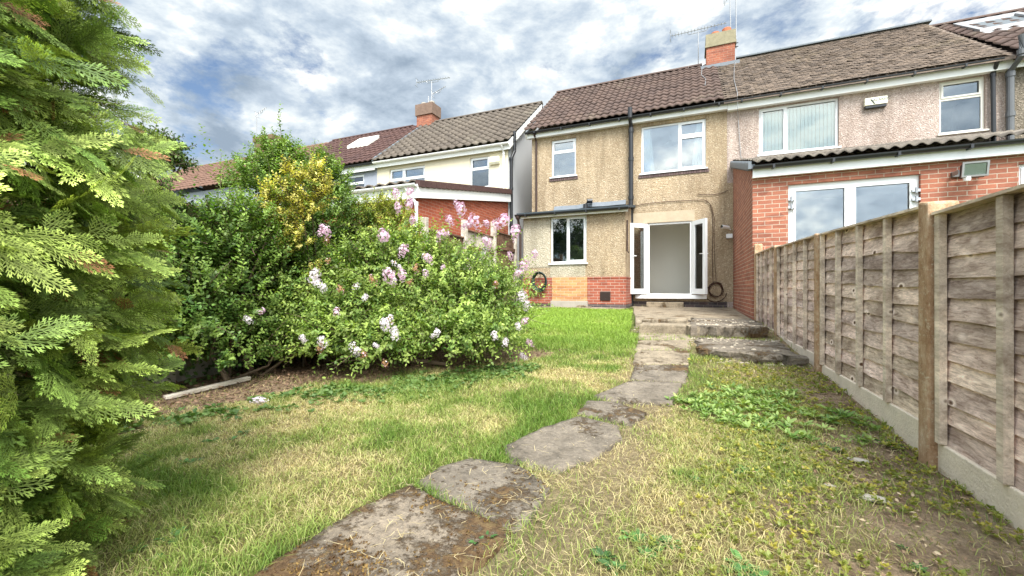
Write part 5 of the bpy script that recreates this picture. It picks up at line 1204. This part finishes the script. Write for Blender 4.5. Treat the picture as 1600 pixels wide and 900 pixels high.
# photo position, kind, size, distance
FLW = [((688, 118 + 250), 0, 1.3), ((600, 368), 0, 1.5), ((630, 392), 0, 1.1), ((720, 328), 0, 1.3), ((703, 345), 0, 1.0), ((742, 347), 0, 1.5), ((730, 352), 0, 1.1), ((787, 345), 0, 1.4), ((775, 352), 0, 1.0), ((805, 364), 0, 1.4), ((762, 380), 0, 1.3), ((757, 394), 1, 1.1),
       ((797, 400), 0, .8), ((818, 417), 0, 1.3), ((808, 428), 0, .9), ((816, 463), 1, 1.4), ((822, 478), 1, 1.2), ((835, 398), 0, .9), ((490, 432), 1, 1.5), ((496, 442), 1, 1.1), ((505, 451), 1, .9), ((508, 360), 0, 1.1), ((500, 364), 2, .9),
       ((609, 433), 0, 1.4), ((628, 430), 0, 1.0), ((616, 440), 1, .8), ((570, 465), 1, .8), ((526, 488), 2, .9), ((602, 508), 1, 1.2), ((617, 522), 1, 1.2), ((610, 500), 3, .9), ((682, 521), 1, .9), ((676, 525), 1, .5), ((505, 535), 1, 1.1), ((500, 545), 4, .9),
       ((474, 530), 1, .8), ((558, 550), 1, .9), ((550, 542), 3, .8), ((568, 555), 4, .9), ((773, 525), 1, .9), ((789, 535), 1, .9), ((818, 503), 0, .9), ((810, 510), 1, .8), ((828, 536), 0, .8), ((822, 562), 1, 1.0), ((815, 556), 1, .8), ((804, 580), 1, .7), ((594, 596), 1, .8), ((588, 540), 1, .6),
       ((670, 405), 0, .9), ((664, 402), 3, .8), ((616, 412), 3, .7), ((625, 418), 1, .6), ((583, 438), 4, 1.1), ((532, 452), 4, .9), ((556, 448), 3, .8), ((650, 420), 4, 1.0), ((665, 428), 2, .9), ((510, 376), 4, .9), ((512, 408), 4, .8), ((408, 487), 2, .8), ((388, 500), 1, .9), ((640, 442), 4, .9), ((602, 568), 4, .8),
       ((640, 318), 0, 1.1), ((622, 325), 0, 1.0), ((645, 345), 0, .9), ((640, 300), 0, .9), ((618, 303), 0, .9), ((700, 365), 2, .8), ((760, 350), 0, .8), ((712, 318), 2, .8), ((692, 418), 2, .7), ((775, 445), 4, .9)]
def bush_depth(p):
    """where the sight line first meets the crown's ellipsoids; falls back to the bush's middle"""
    d = Vector(ray(*p)); best = None; o = Vector((0, 0, CAMZ))
    for (x, y, z, a, b_, c) in bl:
        D = Vector((d.x / a, d.y / b_, d.z / c)); O = Vector(((o.x - x) / a, (o.y - y) / b_, (o.z - z) / c)); A = D.dot(D); Bq = D.dot(O); Cq = O.dot(O) - 1.08
        q = Bq * Bq - A * Cq
        if q > 0:
            t = (-Bq - math.sqrt(q)) / A
            if best is None or t < best: best = t
    if best is None:
        c = Vector((-2.5, 4.35, 1.0)); best = (c - o).dot(d) / d.dot(d)
    return best
base = wloc(BUSH)
for (p, k, s) in FLW:
    t = bush_depth(p) - .03; q = onF(*p, t); 
    o = bpy.data.objects.new('flower_head', FM[k]); COL.objects.link(o); o.parent = BUSH; o.location = q - base
    s *= (1.0 if k == 0 else .82); o.scale = (s, s, s * 1.05); o.rotation_euler = (rnd.uniform(-.9, .3), rnd.uniform(-.8, .8), rnd.uniform(0, 6))
    if k == 4: o['label'] = 'faded brown flower head'
    elif k in (1, 3): o['label'] = 'whitish flower head'
# fallen flower head on the soil
q = onG(405, 633); o = bpy.data.objects.new('fallen_blossom', FM[1]); COL.objects.link(o); o.location = (q.x, q.y, q.z + .03); o.scale = (1.6, 1.0, .5); setp(o, 'fallen pale pink blossom lying on the soil left of the bush', 'blossom')

# ------------------------------------------------------------------ BED, BOARDS, LITTER
def board(name, a, b, w_, h, mat, label, cat, rot=0):
    a, b = Vector(a), Vector(b); d = (b - a).normalized(); s = Vector((-d.y, d.x, 0)).normalized() * w_ / 2; u = Vector((0, 0, h)); m = MB()
    m.hexa([a - s, b - s, b + s, a + s, a - s + u, b - s + u, b + s + u, a + s + u]); o = m.build(name, mat, None, bevel=.006, tone=True); return setp(o, label, cat)
a = onG(257, 626); b_ = onG(390, 595)
board('timber_edging', (a.x, a.y, a.z + .005), (b_.x, b_.y, b_.z + .01), .06, .035, 'fence_pale', 'long grey timber batten lying on the dead leaves by the conifer', 'timber')
a = onG(420, 574); b_ = onG(455, 563)
board('timber_edging', (a.x, a.y, a.z + .05), (b_.x, b_.y, b_.z + .06), .04, .03, 'fence_pale', 'short pale stick of timber under the hedge', 'timber')
a = onG(622, 574); b_ = onG(700, 577)
m = MB(); m.tube([(a.x, a.y, a.z + .06), ((a.x + b_.x) / 2, (a.y + b_.y) / 2, a.z + .075), (b_.x, b_.y, b_.z + .05)], .03, 8, .02); o = m.build('fallen_branch', 'bark', None, smooth=True); setp(o, 'grey branch lying on the ground under the flowering bush', 'branch')
def litter(n, region, name, label_kind=None, seed=1, c0=(.20, .10, .05), c1=(.42, .25, .13), size=.035):
    r = np.random.default_rng(seed); x, y = region(r, n); z = ground(x, y) + r.uniform(.003, .03, len(x)); n = len(x)
    d = unit(np.stack([r.normal(size=n), r.normal(size=n), r.normal(0, .25, n)], 1)); nn = unit(np.stack([r.normal(0, .35, n), r.normal(0, .35, n), np.ones(n)], 1))
    col = cl(c0) + (cl(c1) - cl(c0)) * r.uniform(0, 1, (n, 1)) ** 1.5
    o = scatter(LEAF_V, LEAF_T, np.stack([x, y, z], 1), frames(d, nn), size * r.uniform(.6, 1.4, n), col, name, 'litter'); setp(o, kind='stuff'); return o
def reg_bed(r, n):
    x = r.uniform(-4.5, -1.4, n * 3); y = r.uniform(.9, 5.5, n * 3); g, d, s, rt, bed = cfg(x, y); k = (r.uniform(0, 1, len(x)) < bed * np.clip(1.25 - (x + 4) * .3, .15, 1)) ; return x[k][:n], y[k][:n]
litter(9000, reg_bed, 'leaf_litter', seed=3, c0=(.09, .055, .035), c1=(.30, .19, .12), size=.03)
def reg_r(r, n):
    x = r.uniform(.1, 1.15, n * 3); y = r.uniform(.5, 7, n * 3); g, d, s, rt, bed = cfg(x, y); k = r.uniform(0, 1, len(x)) < s * rt; return x[k][:n], y[k][:n]
litter(1800, reg_r, 'dry_debris', seed=4, c0=(.20, .12, .07), c1=(.50, .40, .26), size=.016)
for (u, v, s_, lab) in ((1366, 783, .06, 'flat pale pebble in the bare soil near the fence foot'), (1340, 722, .05, 'pale stone chip in the soil below the concrete post'), (1296, 762, .025, 'tiny white pebble in front of the concrete post'), (862, 698, .02, 'small white pebble on the dark rounded slab')):
    q = onG(u, v); m = MB(); m.lathe([(.001, -.3), (.8, -.2), (1, .1), (.7, .35), (.001, .45)], (0, 0, 0), 9)
    m.v = [(q.x + a * s_ * 1.1 * (1 + .15 * math.sin(a * 9)), q.y + b * s_ * .6, q.z + .01 + c * s_ * .4) for a, b, c in m.v]; o = m.build('pebble', 'concrete', None, smooth=True); setp(o, lab, 'stone', 'loose stones on the ground')

# ------------------------------------------------------------------ GRASS AND WEEDS
def blades(x, y, h, wd, lean, cols, r, name):
    n = len(x); z = ground(x, y) - .004; a = r.uniform(0, 2 * math.pi, n); f = r.uniform(0, 2 * math.pi, n)
    L = np.stack([np.cos(a), np.sin(a), 0 * a], 1); S = np.stack([np.cos(f), np.sin(f), 0 * f], 1) * (wd / 2)[:, None]
    P = np.stack([x, y, z], 1); up = np.array([[0, 0, 1.]])
    mid = P + up * (h * .55)[:, None] + L * (h * lean * .35)[:, None]; tip = P + up * (h * (1 - lean * .35))[:, None] + L * (h * lean)[:, None]
    V = np.stack([P - S, P + S, mid + S * .8, mid - S * .8, tip - S * .12, tip + S * .12], 1)
    F = (np.array([[0, 1, 2, 3], [3, 2, 5, 4]])[None] + (np.arange(n) * 6)[:, None, None]).reshape(-1, 4)
    C = np.repeat(cols[:, None], 6, 1); C[:, :2] *= .9; me = npmesh(name, V.reshape(-1, 3), F, C.reshape(-1, 3)); return link(name, me, 'grass')
def grass():
    r = np.random.default_rng(77); X = []; Y = []
    for (ya, yb, xa, xb, dens) in ((-.3, 1.6, -3.2, 1.15, 15000), (1.6, 3.0, -4.2, 1.15, 11000), (3.0, 4.6, -3.6, 1.15, 6500), (4.6, 7, -3.6, 1.12, 4200), (7, 10.8, -4.55, 1.05, 3200)):
        n = int((yb - ya) * (xb - xa) * dens); X.append(r.uniform(xa, xb, n)); Y.append(r.uniform(ya, yb, n))
    x = np.concatenate(X); y = np.concatenate(Y)
    fw = -x * ST + y * CT; rt = x * CT + y * ST; vis = (fw > .55) & (rt / np.maximum(fw, .1) > -1.42) & (rt / np.maximum(fw, .1) < 1.42) ; x, y, fw = x[vis], y[vis], fw[vis]
    g, d, s, rgt, bed = cfg(x, y); pm_ = path_mask(x, y); patio = (y > 6.4) & (x > np.interp(y, [6.4, 7.2, 11.6], [-.86, -.9, -1.42])) | (y > 10.62)
    # slab rims keep a few blades
    d = d * (1 - .76 * corridor(x, y)); k = (r.uniform(0, 1, len(x)) < d) & ~pm_ & ~patio & ~((x > .0) & (y > 5.1))
    x, y, g, fw, rgt = x[k], y[k], g[k], fw[k], rgt[k]; n = len(x)
    hn = fbm(x, y, 1.8, 61); h = (.018 + .022 * g + .022 * hn) * r.uniform(.6, 1.5, n); h = h * np.where(y > 5, 1.35, 1)
    lean = r.uniform(.2, 1.1, n) + (1 - g) * .4
    w_ = .0022 + .00085 * np.maximum(fw - 1, 0)
    t = np.clip(g + r.normal(0, .22, n), 0, 1)
    c = mixc(np.tile(C_STRAW, (n, 1)), np.tile(C_LIME, (n, 1)), t * 2); c = np.where((t > .5)[:, None], mixc(np.tile(C_LIME, (n, 1)), np.tile(C_GREEN, (n, 1)), t * 2 - 1), c)
    far = np.clip((y - 4.5) / 2.5, 0, 1) * (1 - rgt); c = mixc(c, np.tile(cl([.30, .44, .07]), (n, 1)) * r.uniform(.8, 1.25, (n, 1)), far * .85)
    c = c * np.clip(r.normal(1, .18, (n, 1)), .5, 1.5)
    o = blades(x, y, h, w_, lean, c, r, 'lawn_grass'); setp(o, kind='stuff')
    # dead stalks lying about, also over the slabs
    n = 16000; x = r.uniform(-2.6, 1.1, n); y = r.uniform(.3, 6.2, n); pm_ = path_mask(x, y)
    px = np.interp(y, [-2, .9, 1.5, 2.2, 3.0, 4.0, 6, 12], [-.9, -.75, -.42, -.20, -.28, -.25, -.3, -.35]); near = corridor(x, y)
    cl_ = fbm(x, y, 5, 71); k = (r.uniform(0, 1, n) < np.where(pm_, .10 + .55 * (cl_ > .55) * (y < 1.9), .25 + .75 * near)); x, y, pm_ = x[k], y[k], pm_[k]; n = len(x)
    z = ground(x, y) + np.where(pm_, .030, .012) + r.uniform(0, .012, n)
    a = r.uniform(0, 6.28, n); L = r.uniform(.02, .07, n); D = np.stack([np.cos(a), np.sin(a), r.normal(0, .12, n)], 1); S = np.stack([-np.sin(a), np.cos(a), 0 * a], 1) * .0012
    P = np.stack([x, y, z], 1); b = P + D * L[:, None] * .5 + S * 6 * r.normal(size=(n, 1)); e = P + D * L[:, None]
    V = np.stack([P - S, P + S, b + S, b - S, e - S * .3, e + S * .3], 1); F = (np.array([[0, 1, 2, 3], [3, 2, 5, 4]])[None] + (np.arange(n) * 6)[:, None, None]).reshape(-1, 4)
    c = cl([.42, .33, .17]) + (cl([.66, .56, .34]) - cl([.42, .33, .17])) * r.uniform(0, 1, (n, 1)); me = npmesh('dry_straw', V.reshape(-1, 3), F, np.repeat(c[:, None], 6, 1).reshape(-1, 3)); o = link('dry_straw', me, 'grass'); setp(o, kind='stuff')
grass()
def rosettes(cx, cy, size, nl, cols, name, r, tilt=(.15, .7), wide=1.0, geo=(LEAF_V, LEAF_T), lift=0):
    n = len(cx); a = (np.arange(nl) / nl * 2 * math.pi)[None] + r.uniform(0, 6.28, (n, 1)) + r.normal(0, .25, (n, nl)); e = r.uniform(*tilt, (n, nl))
    d = np.stack([np.cos(a) * np.cos(e), np.sin(a) * np.cos(e), np.sin(e)], 2).reshape(-1, 3); nn = np.array([[0, 0, 1.]]) + r.normal(0, .25, d.shape)
    off = (r.uniform(0, .3, (n * nl, 1)) * d) * np.repeat(size, nl)[:, None]
    P = np.repeat(np.stack([cx, cy, ground(cx, cy) + .004 + lift * r.uniform(0, 1, n)], 1), nl, 0) + off; sz = np.repeat(size, nl) * r.uniform(.6, 1.2, n * nl)
    sc = np.stack([sz, sz * wide, sz], 1); c = np.repeat(cols, nl, 0) * r.uniform(.75, 1.25, (n * nl, 1))
    o = scatter(geo[0], geo[1], P, frames(d, nn), sc, c, name, 'leaf'); setp(o, kind='stuff'); return o
def weeds():
    r = np.random.default_rng(90)
    # bright broad leaved patch right of the path
    P = [onG(u, v) for u, v in ((1050, 625), (1100, 605), (1170, 603), (1245, 612), (1300, 635), (1345, 665), (1330, 700), (1260, 700), (1180, 685), (1120, 672), (1065, 655))]; P = [(p.x, p.y) for p in P]
    x = r.uniform(-.6, 1.1, 6000); y = r.uniform(2, 5.2, 6000); k = inpoly(x + (fbm(x, y, 3.5, 61) - .5) * .7, y + (fbm(x, y, 3.5, 62) - .5) * .7, P) & (r.uniform(0, 1, 6000) < .03 + .8 * (fbm(x, y, 4.5, 8) > .47)); x, y = x[k][:400], y[k][:400]; n = len(x)
    c = cl([.12, .22, .05]) + (cl([.32, .42, .13]) - cl([.12, .22, .05])) * r.uniform(0, 1, (n, 1)); rosettes(x, y, r.uniform(.022, .055, n), 8, c, 'broadleaf_weeds', r, (.1, .9), .75, lift=.03)
    # small dark clover like leaves in the shaded lawn edge by the bush and conifer
    x = r.uniform(-3.6, -1.2, 9000); y = r.uniform(1.0, 4.2, 9000); yb = ybed(x); w_ = np.exp(-((y - yb + .35) / .42) ** 2); k = r.uniform(0, 1, 9000) < w_ * (fbm(x, y, 3, 14) > .42) * .8; x, y = x[k][:1500], y[k][:1500]; n = len(x)
    c = cl([.07, .14, .035]) + (cl([.18, .27, .08]) - cl([.07, .14, .035])) * r.uniform(0, 1, (n, 1)); rosettes(x, y, r.uniform(.018, .045, n), 6, c, 'clover', r, (.1, .8), 1.3, lift=.02)
    # scattered dandelion rosettes
    pts = [onG(u, v) for u, v in ((1020, 860), (1000, 845), (1045, 850), (1080, 748), (1160, 745), (1175, 738), (1150, 880), (1180, 890), (970, 890), (930, 880), (1425, 880), (760, 850), (1215, 700), (1400, 700), (330, 690), (380, 680), (300, 720), (240, 860), (1290, 700))]
    x = np.array([p.x for p in pts for _ in range(3)]) + r.normal(0, .03, len(pts) * 3); y = np.array([p.y for p in pts for _ in range(3)]) + r.normal(0, .03, len(pts) * 3); n = len(x)
    c = np.tile(cl([.07, .16, .045]), (n, 1)) * r.uniform(.7, 1.6, (n, 1)); rosettes(x, y, r.uniform(.02, .048, n), 9, c, 'dandelion_leaves', r, (.05, .5), .8)
    # tiny yellow green seedlings over the dry right side
    x = r.uniform(-.5, 1.12, 30000); y = r.uniform(.6, 6.2, 30000); g, d, s, rt, bed = cfg(x, y); k = (r.uniform(0, 1, 30000) < rt * (fbm(x, y, 2.6, 19) > .47) * .62) & ~path_mask(x, y) & ~((y > 5.1) & (x > 0)); x, y = x[k][:3600], y[k][:3600]; n = len(x)
    h = r.uniform(0, 1, (n, 1)) ** 2; c = cl([.20, .24, .05]) + (cl([.46, .40, .08]) - cl([.20, .24, .05])) * h; rosettes(x, y, r.uniform(.009, .021, n), 7, c, 'seedlings', r, (.1, 1.2), 1.5, geo=(LEAF2_V, LEAF2_T), lift=.02)
    # tufts along walls, slabs and fence foot
    tx = []; ty = []
    for (ax, ay, bx, by, n) in ((-1.5, 6.4, 1.0, 6.3, 500), (-1.5, 12.3, 1.0, 12.3, 60), (-1.5, 7.1, .3, 7.1, 160), (.1, 5.1, 1.05, 5.1, 260), (1.08, 1, 1.08, 8.3, 260)):
        t = r.uniform(0, 1, n); tx.append(ax + (bx - ax) * t + r.normal(0, .03, n)); ty.append(ay + (by - ay) * t + r.normal(0, .04, n))
    x = np.concatenate(tx); y = np.concatenate(ty); n = len(x); c = np.tile(cl([.22, .27, .06]), (n, 1)) * r.uniform(.6, 1.5, (n, 1))
    o = blades(x, y, r.uniform(.03, .09, n), np.full(n, .006), r.uniform(.3, 1, n), c, r, 'edge_grass'); setp(o, kind='stuff')
    # moss cushions and crumbs on the nearest slab
    x = r.uniform(-1.6, .2, 14000); y = r.uniform(.35, 2.2, 14000); k = inpoly(x, y, SP[0]) | (inpoly(x, y, SP[1]) & (r.uniform(0, 1, 14000) < .3)); k &= fbm(x, y, 3.2, 91) + (r.uniform(-.1, .1, 14000)) > .47; x, y = x[k][:4200], y[k][:4200]; n = len(x)
    c = cl([.07, .035, .015]) + (cl([.24, .15, .04]) - cl([.07, .035, .015])) * r.uniform(0, 1, (n, 1)) ** 1.4
    a = r.uniform(0, 6.28, (n, 5)); d = unit(np.stack([np.cos(a), np.sin(a), r.uniform(.3, 1.3, (n, 5))], 2).reshape(-1, 3)); zz = np.interp(y, GY, GZ) + .022
    o = scatter(LEAF2_V, LEAF2_T, np.repeat(np.stack([x, y, zz], 1), 5, 0), frames(d, r.normal(size=d.shape)), r.uniform(.006, .016, n * 5), np.repeat(c, 5, 0), 'moss', 'litter'); setp(o, kind='stuff')
weeds()
# ivy and weeds under the hedge in front of the left fence
def underhedge():
    r = np.random.default_rng(55); n = 5200; y = r.uniform(1.2, 10.5, n); x = LX + .12 + np.abs(r.normal(0, .16, n)); z = ground(x, y) + r.uniform(0, 1, n) ** 1.6 * np.interp(y, [1, 3, 6, 10.5], [1.1, 1.2, .9, .5])
    d = unit(np.stack([r.uniform(.3, 1, n), r.normal(0, .6, n), r.normal(-.2, .5, n)], 1)); c = cl([.03, .07, .018]) + (cl([.11, .18, .04]) - cl([.03, .07, .018])) * r.uniform(0, 1, (n, 1))
    o = scatter(LEAF_V, LEAF_T, np.stack([x, y, z], 1), frames(d, np.array([[.6, 0, 1.]]) + r.normal(0, .3, d.shape)), np.stack([r.uniform(.03, .06, n)] * 3, 1) * np.array([[1, 1.4, 1]]), c, 'ivy_undergrowth', 'leaf'); setp(o, kind='stuff')
underhedge()

# trees at the far end of the garden, behind the camera: the ground floor window mirrors them
for i, (x, y, h, lab) in enumerate(((-12.6, -12, 8.6, 'dark garden tree mirrored in the left half of the outhouse window'), (-9.4, -12, 9.0, 'dark garden tree mirrored in the right half of the outhouse window'))):
    shrub('garden_tree', lab, 'tree', (x, y, gz(x, y)), [(x, y, h * .62, 1.7, 1.4, h * .36), (x - .8, y, h * .5, 1.2, 1.1, 1.5), (x + .9, y, h * .5, 1.2, 1.1, 1.4)], 900, 12, .20, .8, col_mix((.03, .07, .015), (.09, .15, .03)), 60 + i, up=.3, group='trees behind the garden')

# crumbled concrete and stone chips round the broken slabs and on the patio edge
def rubble():
    r = np.random.default_rng(17); n = 900; x = np.concatenate([r.uniform(-.2, 1.08, 520), r.uniform(-.9, 1.0, 180), r.uniform(.2, 1.1, 200)]); y = np.concatenate([6.32 + np.abs(r.normal(0, .28, 520)) * r.choice([-1, .3], 520), 7.1 + r.normal(0, .25, 180), 5.1 + r.normal(0, .12, 200)])
    z = ground(x, y) + .004; on = (x > .05) & (x < .95) & (y > 6.4) & (y < 8.2); z = np.where(on, .458, z); lo = (x > .12) & (x < 1.0) & (y > 5.2) & (y < 6.25); z = np.where(lo, .29, z); pt = (y > 7.25) & (x < .05); z = np.where(pt, .41, z)
    V = [(-1, -1, 0), (1, -.8, 0), (.9, 1, 0), (-.8, .9, 0), (-.5, -.6, .8), (.6, -.4, .6), (.4, .6, .9), (-.5, .5, .7)]; F = [(4, 5, 6, 7), (0, 1, 5, 4), (1, 2, 6, 5), (2, 3, 7, 6), (3, 0, 4, 7)]
    a = r.uniform(0, 6.28, n); d = np.stack([np.cos(a), np.sin(a), 0 * a], 1); sz = r.uniform(.006, .028, n) * r.uniform(.5, 1, n); sc = np.stack([sz, sz * r.uniform(.5, 1, n), sz * r.uniform(.4, .9, n)], 1)
    c = cl([.16, .12, .09]) + (cl([.50, .44, .34]) - cl([.16, .12, .09])) * r.uniform(0, 1, (n, 1)); o = scatter(V, F, np.stack([x, y, z], 1), frames(d, np.tile(cl([0, 0, 1]), (n, 1)) + r.normal(0, .1, (n, 3))), sc, c, 'rubble', 'litter'); setp(o, kind='stuff')
rubble()

a = onG(822, 486); m = MB(); q0 = onY(812, 462, 10.85); q1 = onY(833, 483, 10.7)
m.tube([tuple(q0), tuple(q1)], .018, 6); o = m.build('white_lath', 'white_paint', None); setp(o, 'snapped white painted lath leaning at the outhouse foot below the hose', 'stick')
rough_block('rubble_stone', -2.72, -2.55, 10.78, 10.92, .45, .53, 'slab_pale', 'little pale stone lying against the outhouse base by the air vent', 'stone', j=.03, seg=.05)
rough_block('rubble_stone', -2.5, -2.38, 10.82, 10.95, .45, .50, 'slab_pale', 'smaller flat stone beside the little pale one under the air vent', 'stone', j=.02, seg=.05)
